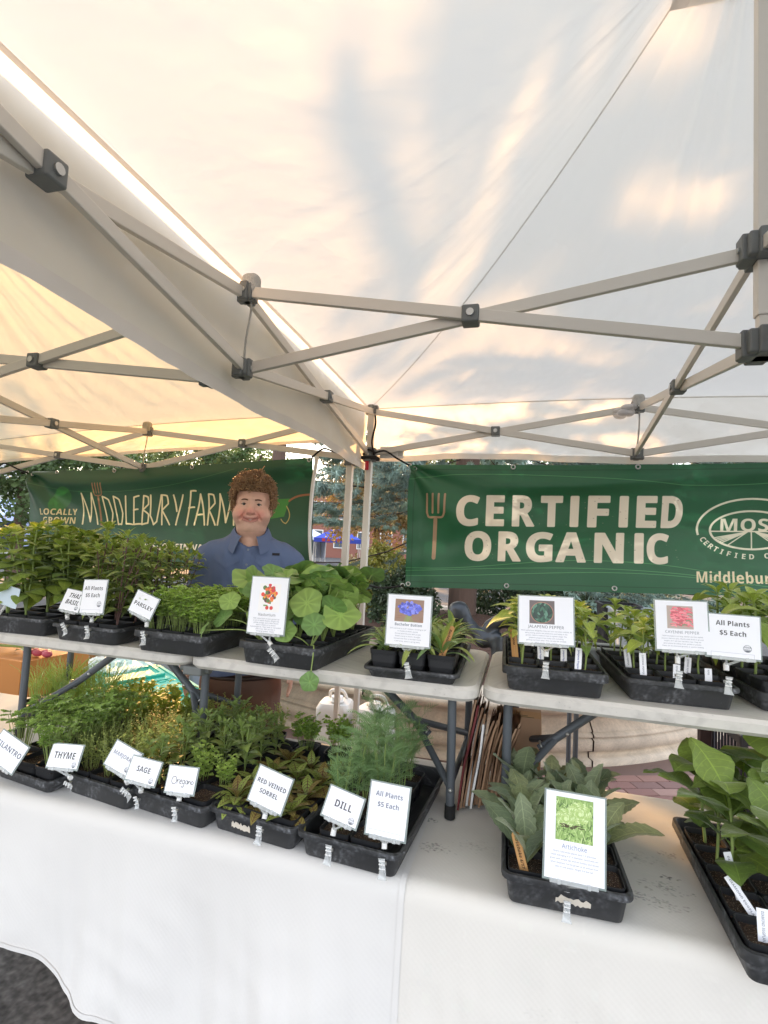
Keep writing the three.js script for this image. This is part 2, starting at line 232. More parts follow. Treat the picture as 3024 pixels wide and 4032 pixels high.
// ---------------------------------------------------------------- pop-up tents
const S = 2.93, HA = 2.358, HB = 2.106;
function tent(name, label, x0, yo, cloth, side) { // x0: left edge; yo(x): height offset (the left tent stands a little askew)
  const t = thing(name, label, 'canopy tent');
  const m = S / 2, q = S / 4, P = (x, y, z) => V(x0 + x, y + yo(x0 + x), z);
  const barP = (a, b, off) => part('truss_bar', bar(a.clone().add(off), b.clone().add(off), 0.017, 0.036, 0.003), M.frame, t);
  const joint = (p, w = 0.052, h = 0.054, d = 0.052) => {
    part('joint_bracket', merge([rbox(w, h, d, 0.006), rbox(w * 0.55, h * 1.12, d * 1.25, 0.005), rbox(w * 1.25, h * 1.12, d * 0.55, 0.005)]).translate(p.x, p.y, p.z), M.bracket, t);
    part('bolt', merge([new THREE.CylinderGeometry(0.008, 0.008, d * 1.36, 10).rotateX(Math.PI / 2), new THREE.CylinderGeometry(0.008, 0.008, w * 1.36, 10).rotateZ(Math.PI / 2)]).translate(p.x, p.y, p.z), M.bolt, t);
  };
  const pivot = (p, dx, dz) => { part('pivot_bracket', rbox(0.05 * (dx ? 1 : 0) + (dx ? 0 : 0.052), 0.052, 0.05 * (dz ? 1 : 0) + (dz ? 0 : 0.052), 0.006).translate(p.x, p.y, p.z), M.bracket, t); part('bolt', new THREE.CylinderGeometry(0.011, 0.011, 0.064, 12).rotateX(dx ? Math.PI / 2 : 0).rotateZ(dx ? 0 : Math.PI / 2).translate(p.x, p.y, p.z), M.bolt, t); };
  const C = [[0, 0], [S, 0], [S, S], [0, S]], E = [[0, 1], [1, 2], [2, 3], [3, 0]];
  for (const [a, b] of E) for (const h of [0, 1]) {
    const [ax, az] = h ? C[b] : C[a], [bx, bz] = h ? C[a] : C[b], mx = (ax + bx) / 2, mz = (az + bz) / 2, dx = bx !== ax, off = dx ? V(0, 0, 0.0095) : V(0.0095, 0, 0);
    barP(P(ax, HA, az), P(mx, HB, mz), off); barP(P(ax, HB, az), P(mx, HA, mz), off.clone().negate());
    pivot(P((ax + mx) / 2, (HA + HB) / 2, (az + mz) / 2), dx, !dx);
  }
  for (const [mx, mz] of [[m, 0], [S, m], [m, S], [0, m]]) {
    const dx = mx !== m, off = dx ? V(0, 0, 0.0095) : V(0.0095, 0, 0);
    barP(P(mx, HA, mz), P(m, HB, m), off); barP(P(mx, HB, mz), P(m, HA, m), off.clone().negate());
    pivot(P((mx + m) / 2, (HA + HB) / 2, (mz + m) / 2), dx, !dx);
    joint(P(mx, HA, mz)); joint(P(mx, HB, mz));
  }
  joint(P(m, HA, m), 0.084, 0.062, 0.084); joint(P(m, HB, m), 0.084, 0.062, 0.084);
  const c = P(m, 0, m), pk = side.rise ? 3.09 : 3.385;
  part('center_pole', merge([rbox(0.031, pk - 2.18, 0.031, 0.004, c.x, (pk + 2.18) / 2 + yo(c.x), c.z), rbox(0.024, 0.16, 0.024, 0.004, c.x, 2.175 + yo(c.x), c.z)]), M.frame, t);
  part('pole_cap', rbox(0.11, 0.05, 0.11, 0.02, c.x, pk - 0.02 + yo(c.x), c.z), M.bracket, t);
  for (const [cx, cz] of C) {
    joint(P(cx, HA + 0.01, cz), 0.06, 0.05, 0.06); joint(P(cx, HB - 0.01, cz), 0.06, 0.075, 0.06);
    const top = HA + yo(x0 + cx);
    part('leg', merge([rbox(0.037, top - 0.9, 0.037, 0.004, x0 + cx, (top + 0.9) / 2, cz), rbox(0.03, 1.0, 0.03, 0.004, x0 + cx, 0.5, cz)]), M.frame, t);
    part('foot', rbox(0.1, 0.012, 0.1, 0.004, x0 + cx, 0.014, cz), M.bracket, t);
  }
  // canopy: four sagging slopes up to the centre pole
  const ev = 0.035, W = S + 2 * ev, roofY = (d) => 2.384 + (side.rise ?? [0.35, 0.235])[0] * d + (side.rise ?? [0.35, 0.235])[1] * d * d, seed = x0 * 3.7;
  const slope = (k) => grid(84, 60, (u, v) => {
    const half = (W / 2) * (1 - v), s = (u * 2 - 1) * half, d = v * W / 2; let x = W / 2 + s, z = d;
    for (let r = 0; r < k; r++) [x, z] = [W - z, x];
    const ed = Math.sin(Math.min(1, d * 1.5) * Math.PI / 2), along = Math.sin(u * Math.PI);
    let y = roofY(d) + 0.03 * along * Math.pow(1 - v, 3) - 0.035 * along * Math.sin(v * Math.PI) * ed;
    const cx = s, rr = Math.hypot(s, W / 2 - d) + 0.05, an = Math.atan2(s, W / 2 - d);
    y += ed * along * (0.015 * N3(an * 9 + seed, rr * 0.8, k * 5.1) + 0.009 * N3(an * 23 + seed, rr * 1.3, k * 3.1) * clamp(rr) + 0.009 * N3(cx * 3.1, d * 9 + cx * 4, seed + k) + 0.005 * N3(cx * 12 + d * 7, d * 14 - cx * 9, k));
    return [x0 - ev + x, y + yo(x0 + x - ev), z - ev];
  }, (u, v) => [(u - 0.5) * (1 - v) * 1.2 + k * 0.37, v * 0.62]);
  for (let k = 0; k < 4; k++) part('roof_panel', slope(k), cloth, t);
  const rp = (x, z, dy) => { const d = Math.min(x + ev, z + ev, S + ev - x, S + ev - z); return V(x0 + x, roofY(d) + yo(x0 + x) - dy, z); };
  for (const [cx, cz] of C) { // hip seams and eave tapes
    const pts = []; for (let i = 0; i <= 24; i++) { const f = i / 24 * 0.985; pts.push([lerp(cx ? S + ev : -ev, m, f), lerp(cz ? S + ev : -ev, m, f)]); }
    const wx = (cx ? 1 : -1) * 0.0022, wz = (cz ? -1 : 1) * 0.0022;
    part('seam', grid(24, 1, (u, v) => { const [x, z] = pts[Math.round(u * 24)], p = rp(x, z, 0.0035); return [p.x + (v - 0.5) * 2 * wx, p.y, p.z + (v - 0.5) * 2 * wz]; }), M.seam, t);
  }
  const bottom = side.bottom;
  for (let k = 0; k < 4; k++) {
    const rot = (x, z) => { for (let r = 0; r < k; r++) [x, z] = [W - z, x]; return [x0 - ev + x, z - ev]; };
    const eaveY = (u) => 2.384 + 0.03 * Math.sin(u * Math.PI), bot = (u) => bottom[k] + (side.scallop ?? 0.02) * Math.sin(u * Math.PI * 2) ** 2 - 0.012 + 0.008 * N3(u * 9, k * 3.3, seed);
    const val = (u, v) => { const y = lerp(eaveY(u), bot(u), v), o = 0.018 * v * N3(u * 7, v * 1.6, k * 9 + seed) + 0.01 * v * N3(u * 26, v * 4, k + seed) + 0.004 * N3(u * 50 + v * 8, v * 11, seed) * v - 0.012 * v; const [x, z] = rot(u * W, o); return [x, y + yo(x), z]; };
    part('valance', grid(96, 14, val, (u, v) => [u * 1.2, v * 0.15]), cloth === M.canopy ? M.valance : M.valanceLeft, t);
    part('valance_hem', grid(96, 2, (u, v) => { const p = val(u, 0.9 + v * 0.105), s = [[0, 1], [-1, 0], [0, -1], [1, 0]][k]; return [p[0] + s[0] * 0.004, p[1], p[2] + s[1] * 0.004]; }), M.seam, t);
    part('eave_tape', grid(40, 1, (u, v) => { const [x, z] = rot(u * W, 0.004 + v * 0.013); return [x, eaveY(u) + v * 0.004 - 0.004 + yo(x), z]; }), M.seam, t);
    // fabric tabs tied over the joints in the middle of each side
    const [tx, tz] = rot(W / 2, 0.045); part('fabric_tie', merge([tube([[tx, 2.41 + yo(tx), tz], [tx + 0.006, 2.30 + yo(tx), tz], [tx, 2.19 + yo(tx), tz + 0.01], [tx - 0.006, 2.12 + yo(tx), tz]], 0.004, 10, 4), rbox(0.06, 0.075, 0.05, 0.02, tx, 2.385 + yo(tx), tz)]), cloth, t);
  }
  part('peak_patch', grid(8, 8, (u, v) => { const x = m + (u - 0.5) * 0.36, z = m + (v - 0.5) * 0.36, p = rp(x, z, 0.006); return [p.x, p.y, p.z]; }), M.seam, t);
  // printed maker's label near the corner of the back valance
  const lt = canvasTex(128, 64, (g) => { g.fillStyle = '#ece9e2'; g.fillRect(0, 0, 128, 64); g.strokeStyle = '#cfcabf'; g.lineWidth = 2; g.strokeRect(2, 2, 124, 60); g.fillStyle = side.print; g.beginPath(); g.ellipse(46, 22, 26, 11, -0.1, 0, 7); g.fill(); g.font = 'bold 20px sans-serif'; g.fillText('Undercover', 6, 54, 86); g.fillStyle = '#c9c4b8'; g.fillRect(98, 12, 22, 40); });
  part('printed_label', new THREE.PlaneGeometry(0.145, 0.07).translate(x0 + side.labelX, side.labelY + yo(x0 + side.labelX), -0.0195), std({ map: lt, roughness: 0.9, side: DS }), t);
  return t;
}
tent('canopy_tent', 'white pop-up canopy tent in the centre and right, sheltering the tables', 0, () => 0, M.canopy, { bottom: [2.075, 2.06, 2.06, 2.022], labelX: 0.13, labelY: 2.115, print: '#d5d2c8' });
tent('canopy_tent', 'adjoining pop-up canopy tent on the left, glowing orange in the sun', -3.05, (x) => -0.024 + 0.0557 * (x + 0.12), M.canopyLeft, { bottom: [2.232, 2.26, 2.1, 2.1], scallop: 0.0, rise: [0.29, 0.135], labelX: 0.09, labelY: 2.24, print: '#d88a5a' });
tag(part(numbered('plastic_wrap'), (() => { const R = rng(8), l = []; for (let i = 0; i < 9; i++) l.push(new THREE.IcosahedronGeometry(0.018 + R() * 0.014, 1).scale(1.3, 0.8, 1).translate(1.41 + (R() - 0.5) * 0.08, 2.33 + (R() - 0.5) * 0.05, 0.03 + (R() - 0.5) * 0.04)); return merge(l); })(), phy({ color: lin(0.85, 0.83, 0.82), roughness: 0.35, transmission: 0.5, thickness: 0, side: DS })), 'knot of crumpled clear plastic on the back truss joint above the organic banner', 'plastic wrap');
// ---------------------------------------------------------------- banners
const CREAM = '#efe3cd', BG = '#25623e';
function banner(name, label, tex, q, grom, ripple, poleEdge) { // q: corners TL, TR, BR, BL
  const t = thing(name, label, 'banner');
  const at = (u, v) => { const a = q[0].clone().lerp(q[1], u), b = q[3].clone().lerp(q[2], u), p = a.lerp(b, v); p.z += ripple(u, v); p.y -= 0.014 * Math.sin(u * Math.PI) * (1 - v) * (1 - v); return p; };
  const mat = phy({ map: tex, roughness: 0.42, side: DS, transmission: 0.10, thickness: 0, bumpMap: speck, bumpScale: 0.0002 });
  part('sheet', grid(110, 36, (u, v) => at(u, v).toArray(), (u, v) => [u, 1 - v]), mat, t);
  const ring = new THREE.TorusGeometry(0.0105, 0.004, 8, 20);
  for (const [u, v] of grom) { const p = at(u, v); part('grommet', ring.clone().translate(p.x, p.y, p.z + 0.003), M.bolt, t); }
  return t;
}
const fork = (g, x, y, w, h, neck, lw) => { // garden fork, four tines
  g.lineWidth = lw; g.lineCap = 'round'; g.lineJoin = 'round';
  for (const f of [0, 1, 2, 3]) { g.beginPath(); g.moveTo(x + w * f / 3, y); g.lineTo(x + w * f / 3, y + neck * 0.8); g.stroke(); }
  g.beginPath(); g.moveTo(x, y + neck * 0.6); g.quadraticCurveTo(x, y + neck, x + w * 0.2, y + neck); g.lineTo(x + w * 0.8, y + neck); g.quadraticCurveTo(x + w, y + neck, x + w, y + neck * 0.6); g.stroke();
  g.lineWidth = lw * 1.9; g.beginPath(); g.moveTo(x + w / 2, y + neck + lw); g.lineTo(x + w * 0.47, y + h); g.stroke();
};
const fitText = (g, s, x0, x1, yb, cap) => { // draw s between x0 and x1, capital height cap
  g.save(); const m = g.measureText(s), a = m.actualBoundingBoxAscent || 1; g.translate(x0, yb); g.scale((x1 - x0) / m.width, cap / a); g.fillText(s, 0, 0); g.restore();
};
const organicTex = canvasTex(2048, 600, (g, w, h) => {
  g.fillStyle = BG; g.fillRect(0, 0, w, h);
  g.strokeStyle = 'rgba(120,190,120,0.55)'; g.lineWidth = 3;
  const wave = (p) => { g.beginPath(); g.moveTo(...p[0]); g.bezierCurveTo(...p[1], ...p[2], ...p[3]); g.stroke(); };
  wave([[0, 505], [420, 520], [640, 420], [1130, 470]]); wave([[1130, 470], [1400, 500], [1700, 600], [2048, 560]]); wave([[0, 520], [500, 500], [900, 470], [1300, 520]]); wave([[1300, 520], [1500, 545], [1800, 560], [2048, 600]]);
  wave([[0, 545], [500, 540], [800, 490], [1200, 520]]); wave([[1200, 520], [1500, 545], [1700, 590], [2048, 640]]); wave([[0, 75], [300, 20], [900, 60], [1200, 100]]); wave([[1200, 100], [1500, 110], [1800, 70], [2048, 20]]);
  g.strokeStyle = '#a98a6c'; fork(g, 92, 148, 88, 308, 112, 10);
  g.fillStyle = CREAM; g.strokeStyle = CREAM; g.lineJoin = 'round'; g.font = 'bold 200px sans-serif';
  const line = (s, xs, yb, cap) => { [...s].forEach((c, i) => { g.save(); g.lineWidth = 9; const [a, b] = xs[i]; if (c === 'I') { g.beginPath(); g.roundRect(a + (b - a) / 2 - 19, yb - cap - 4, 38, cap + 8, 6); g.fill(); g.restore(); return; } const m = g.measureText(c), wd = 10 + m.actualBoundingBoxRight + m.actualBoundingBoxLeft; g.translate(a, yb); g.scale((b - a) / wd, cap / m.actualBoundingBoxAscent); g.translate(m.actualBoundingBoxLeft, 0); g.fillText(c, 0, 0); g.strokeText(c, 0, 0); g.restore(); }); };
  line('CERTIFIED', [[240, 350], [379, 465], [498, 600], [625, 722], [750, 785], [828, 922], [955, 990], [1035, 1120], [1118, 1212]].map((p, i) => i === 8 ? [1128, 1214] : i === 7 ? [1028, 1112] : p), 295, 140);
  line('ORGANIC', [[284, 410], [440, 545], [566, 685], [698, 830], [862, 985], [1020, 1060], [1074, 1164]], 462, 134);
  { const R = rng(4); g.fillStyle = 'rgba(150,140,120,0.5)'; for (let i = 0; i < 90; i++) { const x = 250 + R() * 950, y = R() < 0.5 ? 160 + R() * 130 : 335 + R() * 125; g.fillRect(x, y, 2 + R() * 4, 2 + R() * 3); } }
  // round farm emblem with rows of a field
  const cx = 1472, cy = 300; g.strokeStyle = g.fillStyle = '#e9e4cb'; g.lineWidth = 9; g.lineCap = 'butt';
  g.beginPath(); g.ellipse(cx, cy, 203, 137, 0, Math.PI * 0.93, Math.PI * 2.07); g.stroke();
  g.beginPath(); g.ellipse(cx, cy + 6, 153, 87, 0, 0, 7); g.stroke();
  g.lineWidth = 6; g.beginPath(); g.moveTo(cx - 152, cy + 12); g.lineTo(cx + 152, cy + 12); g.stroke();
  for (const a of [-1.14, -1.06, -0.98, -0.9, -0.82, -0.62, 0.0, 0.62, 0.74, 0.86, 0.98, 1.1]) { const ex = cx + Math.sin(a) * 150, ey = cy + 6 + Math.cos(a) * 86; g.lineWidth = 5; g.beginPath(); g.moveTo(cx + Math.sign(a) * 14, cy + 14); g.lineTo(ex, ey); g.stroke(); }
  g.font = 'bold 74px sans-serif'; g.lineWidth = 3; fitText(g, 'MOSA', cx - 122, cx + 122, cy + 10, 58);
  g.font = 'bold 32px sans-serif'; const arc = 'CERTIFIED ORGANIC'; [...arc].forEach((c, i) => { const a = lerp(1.16, -1.16, i / (arc.length - 1)); g.save(); g.translate(cx + Math.sin(-a) * -1 * -1 * 0 + Math.sin(-a) * 206, cy + Math.cos(a) * 138); g.rotate(Math.atan2(Math.sin(a) * 138, Math.cos(a) * 206)); g.textAlign = 'center'; g.fillText(c, 0, 0); g.restore(); });
  g.fillStyle = '#ecdcb6'; g.font = '600 80px sans-serif'; fitText(g, 'Middlebury Farm', 1262, 1720, 546, 52);
  g.strokeStyle = 'rgba(10,40,20,0.5)'; g.lineWidth = 3; g.strokeRect(26, 26, w - 52, h - 52);
});
banner('banner', 'green banner reading CERTIFIED ORGANIC with a garden fork and round emblem', organicTex, [V(0.25, 2.045, -0.02), V(2.69, 2.085, -0.03), V(2.69, 1.435, -0.03), V(0.247, 1.326, -0.01)],
  [[0.009, 0.03], [0.24, 0.02], [0.5, 0.02], [0.80, 0.03], [0.99, 0.03], [0.008, 0.975], [0.235, 0.97], [0.46, 0.97], [0.72, 0.97], [0.99, 0.97]],
  (u, v) => 0.022 * Math.sin(v * 5.2 + u * 2.2) * (1 - u * 0.3) + 0.024 * Math.sin(Math.atan2(v, u * 3 + 0.02) * 9) * Math.exp(-Math.hypot(u * 3, v) * 1.9) + 0.016 * N3(u * 5, v * 3, 2) + 0.006 * N3(u * 14 + v * 3, v * 5, 4) + 0.03 * Math.exp(-((v - 0.13 - 0.05 * Math.sin(u * 6)) ** 2) / 0.004) * sst(0.05, 0.4, u) - 0.012 * Math.exp(-((u - 0.03) ** 2) / 0.0004));
const strokes = { M: [[0, 1, 0.12, 0], [0.12, 0, 0.5, 0.92], [0.5, 0.92, 0.82, 0], [0.82, 0, 1, 1]], D: [[0.05, 0, 0.3, 1], [0.3, 1, 0.7, 1], [0.7, 1, 1, 0.6], [1, 0.6, 0.7, 0.12], [0.7, 0.12, 0.05, 0]], L: [[0.3, 0, 0.1, 0.98], [0.1, 0.98, 0.9, 1]], E: [[0.75, 0, 0.2, 0.05], [0.2, 0.05, 0, 1], [0, 1, 0.9, 0.98], [0.1, 0.5, 0.6, 0.47]], B: [[0.35, 0, 0, 1], [0, 1, 0.75, 0.95], [0.75, 0.95, 0.9, 0.65], [0.9, 0.65, 0.2, 0.5], [0.2, 0.5, 0.9, 0.3], [0.9, 0.3, 0.85, 0.05], [0.85, 0.05, 0.35, 0]], U: [[0.1, 0, 0.05, 0.7], [0.05, 0.7, 0.3, 1], [0.3, 1, 0.6, 0.9], [0.6, 0.9, 1, 0]], R: [[0.1, 0, 0.05, 1], [0.1, 0, 0.7, 0.03], [0.7, 0.03, 0.85, 0.3], [0.85, 0.3, 0.1, 0.52], [0.1, 0.52, 1, 1]], Y: [[0.05, 0, 0.4, 0.55], [1, 0, 0.3, 1]], F: [[0.45, 0, 0, 1], [0.45, 0, 1, 0.0], [0.2, 0.5, 0.8, 0.48]], A: [[0, 1, 0.55, 0], [0.55, 0, 1, 1], [0.2, 0.68, 0.85, 0.66]] };
const farmTex = canvasTex(2048, 650, (g, w, h) => {
  g.fillStyle = '#1f5134'; g.fillRect(0, 0, w, h); g.strokeStyle = 'rgba(110,160,100,0.5)'; g.lineWidth = 3;
  g.beginPath(); g.moveTo(40, 90); g.bezierCurveTo(500, 220, 1100, 150, 1560, 40); g.stroke();
  g.fillStyle = '#2c6b2e'; g.beginPath(); g.ellipse(270, 205, 105, 66, -0.75, 0, 7); g.fill();
  g.strokeStyle = '#9a7450'; fork(g, 553, 100, 60, 283, 84, 8);
  g.lineCap = g.lineJoin = 'round'; g.strokeStyle = '#efe3b6'; g.lineWidth = 11;
  for (const [c, a, b, y0] of [['M', 436, 552, 168], ['D', 612, 682, 192], ['D', 697, 760, 192], ['L', 772, 834, 190], ['E', 838, 902, 190], ['B', 900, 960, 190], ['U', 962, 1045, 187], ['R', 1045, 1103, 187], ['Y', 1128, 1196, 189], ['F', 1224, 1286, 165], ['A', 1278, 1348, 186], ['R', 1366, 1420, 187], ['M', 1436, 1545, 188], ['S', 1560, 1630, 188]]) for (const [p, q2, r, s] of strokes[c] ?? []) { g.beginPath(); g.moveTo(lerp(a, b, p), lerp(y0, 380, q2)); g.quadraticCurveTo(lerp(a, b, (p + r) / 2) + 4, lerp(y0, 380, (q2 + s) / 2) - 3, lerp(a, b, r), lerp(y0, 380, s)); g.stroke(); }
  g.fillStyle = '#d9c894'; g.font = 'bold 60px sans-serif'; fitText(g, 'LOCALLY', 114, 392, 318, 46); fitText(g, 'GROWN', 140, 388, 380, 48);
  g.fillStyle = '#f2eee0'; g.font = 'bold 60px sans-serif'; fitText(g, 'WISCONSIN VALLEY', 900, 1480, 540, 42);
  g.fillStyle = '#3f8a35'; g.beginPath(); g.moveTo(1800, 228); g.lineTo(1900, 226); g.lineTo(1868, 330); g.lineTo(1770, 345); g.closePath(); g.fill();
  g.strokeStyle = '#9a6440'; g.lineWidth = 12; g.beginPath(); g.moveTo(1895, 240); g.quadraticCurveTo(1935, 205, 2018, 206); g.stroke(); g.strokeStyle = '#b8a55e'; g.lineWidth = 6; g.beginPath(); g.moveTo(1880, 270); g.quadraticCurveTo(1925, 330, 1880, 370); g.quadraticCurveTo(1860, 365, 1850, 345); g.stroke();
});
banner('banner', 'green banner with hand-lettered farm name hung behind the man on the left', farmTex, [V(-2.57, 1.965, 0.0), V(-0.352, 2.073, 0.02), V(-0.306, 1.366, 0.03), V(-2.5, 1.325, 0.03)],
  [[0.01, 0.03], [0.12, 0.02], [0.34, 0.02], [0.62, 0.02], [0.99, 0.02], [0.985, 0.97], [0.6, 0.97], [0.3, 0.97]],
  (u, v) => 0.03 * Math.sin(Math.atan2(v, u * 3 + 0.03) * 7.5) * Math.exp(-Math.hypot(u * 3, v) * 0.9) + 0.012 * Math.sin(v * 6 + u * 3) + 0.014 * N3(u * 4, v * 3, 7) + 0.02 * Math.exp(-((v - 0.17 + 0.1 * u) ** 2) / 0.006));
{ const t = thing('pole', 'white plastic pole along the right edge of the farm banner', 'pole'); part('shaft', tube([[-0.325, 2.08, 0.03], [-0.345, 1.85, 0.03], [-0.335, 1.55, 0.035], [-0.285, 1.28, 0.04]], 0.012, 20, 8), M.white, t); }
const cord = (label, pts) => { const t = thing('bungee_cord', label, 'bungee cord'); part('cord', tube(pts, 0.006, 20, 6), M.cord, t); const e = pts[pts.length - 1]; part('hook', new THREE.TorusGeometry(0.012, 0.0028, 6, 14, 4.6).translate(...e), M.bolt, t); };
cord('black bungee cord from the corner post to the organic banner top', [[0.02, 2.10, 0.02], [0.10, 2.115, 0.03], [0.17, 2.075, 0.02], [0.245, 2.035, 0.0]]);
cord('black bungee cord from the corner post to the organic banner bottom', [[0.01, 1.33, 0.01], [0.10, 1.315, 0.01], [0.17, 1.32, 0.01], [0.24, 1.335, 0.0]]);
cord('black bungee cord holding the farm banner at its top right corner', [[-0.13, 2.09, 0.02], [-0.22, 2.11, 0.03], [-0.29, 2.13, 0.02], [-0.36, 2.075, 0.03]]);
cord('black bungee cord holding the farm banner at its top left corner', [[-2.84, 2.0, 0.02], [-2.78, 2.02, 0.03], [-2.66, 1.98, 0.02], [-2.57, 1.955, 0.02]]);
{ const t = thing('strap', 'black strap wound round the corner post joint, with red tag', 'strap'); part('webbing', merge([rbox(0.10, 0.02, 0.08, 0.006, 0.005, 2.075, 0), tube([[0.035, 2.09, 0.03], [0.02, 2.17, 0.035], [0.035, 2.28, 0.03], [0.03, 2.33, 0.03]], 0.006), tube([[-0.03, 2.09, 0.04], [0.0, 2.12, 0.045], [0.05, 2.10, 0.04]], 0.007)]), M.cord, t); part('red_tag', rbox(0.022, 0.06, 0.006, 0.003, 0.035, 2.03, 0.03).rotateZ(0.02), std({ color: lin(0.55, 0.02, 0.04), roughness: 0.6 }), t); }

// ---------------------------------------------------------------- cloths on the low tables
const LOW = 0.742, UP = 1.165;
function tablecloth(label, x0, x1, hem, dirt) {
  const back = 0.885, front = 1.615, L = x1 - x0;
  const prof = (s, x) => { // s metres from the back edge
    const top = front - back, r = 0.035; let z, y;
    if (s < top) { z = back + s; y = LOW; } else { const d = s - top, a = Math.min(d / r, Math.PI / 2); z = front + Math.sin(a) * r; y = LOW - (1 - Math.cos(a)) * r - Math.max(0, d - r * Math.PI / 2); }
    return [y, z];
  };
  const t = thing('tablecloth', label, 'tablecloth');
  const nv = 74, full = (x) => (front - back) + 0.02 + (LOW - hem(x));
  const f = (u, v) => {
    const x = x0 + u * L; let s = v * full(x); let [y, z] = prof(s, x); const hang = Math.max(0, LOW - 0.03 - y);
    y += (0.0035 * N3(x * 5, z * 5, 2) + 0.0012 * N3(x * 24, z * 18, 5)) * (hang ? 0 : 1) - (hang ? 0 : 0.012 * sst(back + 0.02, back, z));
    const fold = N3(x * 3.2 + hang * 0.6, hang * 0.4, 4) * 0.055 + N3(x * 10 - hang * 1.5, hang * 0.6, 9) * 0.018 + N3(x * 27 - hang * 4, hang * 1.3, 1) * 0.005 + 0.006 * (Math.abs((x + 0.245) * 30) < 1 ? 1 - Math.abs((x + 0.245) * 30) : 0);
    z += fold * Math.min(1, hang * 3.2) + hang * 0.06;
    const cr = 0.0035 * (1 - Math.abs(N3(x * 6 - hang * 5, hang * 6 + x * 3, 6)) * 2) * Math.min(1, hang * 5); z += cr;
    return [x, y + dirt.lift, z];
  };
  part('sheet', grid(180, nv, f, (u, v) => [u * L, v * 1.4]), dirt.mat, t);
  part('hem', grid(180, 2, (u, v) => { const p = f(u, 0.992 + v * 0.008); return [p[0], p[1] - v * 0.004, p[2] + 0.0025]; }, (u, v) => [u * L, v * 0.1]), dirt.mat, t);
  if (dirt.edge) part('stitched_edge', grid(2, 120, (u, v) => { const p = f(1 - 0.006 * (1 - u) - 0.0005, Math.min(1, v)); return [p[0], p[1] + 0.0012 * (p[2] < front ? 1 : 0), p[2] + 0.0014]; }, (u, v) => [u * 0.02, v * 1.4]), dirt.mat, t);
  return t;
}
const dirtTex = canvasTex(1024, 1024, (g, w, h) => { // u = metres along the table / 2, v = metres from the back edge / 1.4
  g.fillStyle = '#e6e2da'; g.fillRect(0, 0, w, h); const R = rng(21);
  for (let i = 0; i < 900; i++) { const k = 222 + R() * 18 | 0; g.fillStyle = `rgba(${k},${k - 3},${k - 9},0.2)`; g.fillRect(R() * w, R() * h, 2 + R() * 20, 2 + R() * 20); }
  const spot = (x, z, r, a, n) => { for (let i = 0; i < n; i++) { const an = R() * 6.3, d = Math.pow(R(), 0.8) * r; g.fillStyle = `rgba(${70 + R() * 40 | 0},${66 + R() * 40 | 0},${62 + R() * 30 | 0},${a * (0.3 + R() * 0.7)})`; g.beginPath(); g.ellipse(((x - 0.64) / 2) * w + Math.cos(an) * d, h - ((z - 0.885) / 1.4) * h + Math.sin(an) * d * 0.7, 0.6 + R() * 3.2, 0.5 + R() * 1.3, R() * 3, 0, 7); g.fill(); } };
  spot(1.22, 1.35, 40, 0.12, 160); spot(1.27, 1.47, 34, 0.35, 60); spot(1.20, 1.53, 20, 0.4, 34); spot(1.26, 1.55, 26, 0.3, 40); spot(0.70, 1.50, 30, 0.35, 60); spot(0.80, 1.45, 40, 0.1, 90); spot(1.18, 1.15, 26, 0.2, 30); spot(1.32, 1.30, 20, 0.35, 22); spot(0.66, 1.35, 12, 0.5, 18); spot(1.29, 1.42, 12, 0.6, 14); spot(0.75, 2.0, 3, 0.4, 4); spot(1.0, 1.9, 40, 0.05, 60);
});
dirtTex.wrapS = dirtTex.wrapT = THREE.RepeatWrapping; dirtTex.repeat.set(0.5, 1 / 1.4);
// v runs from back (0) to hem; the canvas is drawn bottom up
const clothDirty = M.cloth.clone(); clothDirty.map = dirtTex; clothDirty.color = lin(0.89, 0.885, 0.875);
tablecloth('white cloth over the right low table with dirt marks between the artichoke and eggplant trays', 0.64, 2.7, (x) => 0.16 + 0.03 * N3(x * 3, 1), { mat: clothDirty, lift: 0 });
const hemL = (x) => x < -0.44 ? 0.352 - (x + 0.44) * 0.05 : lerp(0.352, 0.245, sst(-0.44, -0.22, x)) - 0.10 * sst(-0.2, 0.35, x);
tablecloth('white cloth over the left low table with its hem hanging short of the asphalt', -1.75, 0.652, hemL, { mat: M.cloth, lift: 0.0025, edge: true });

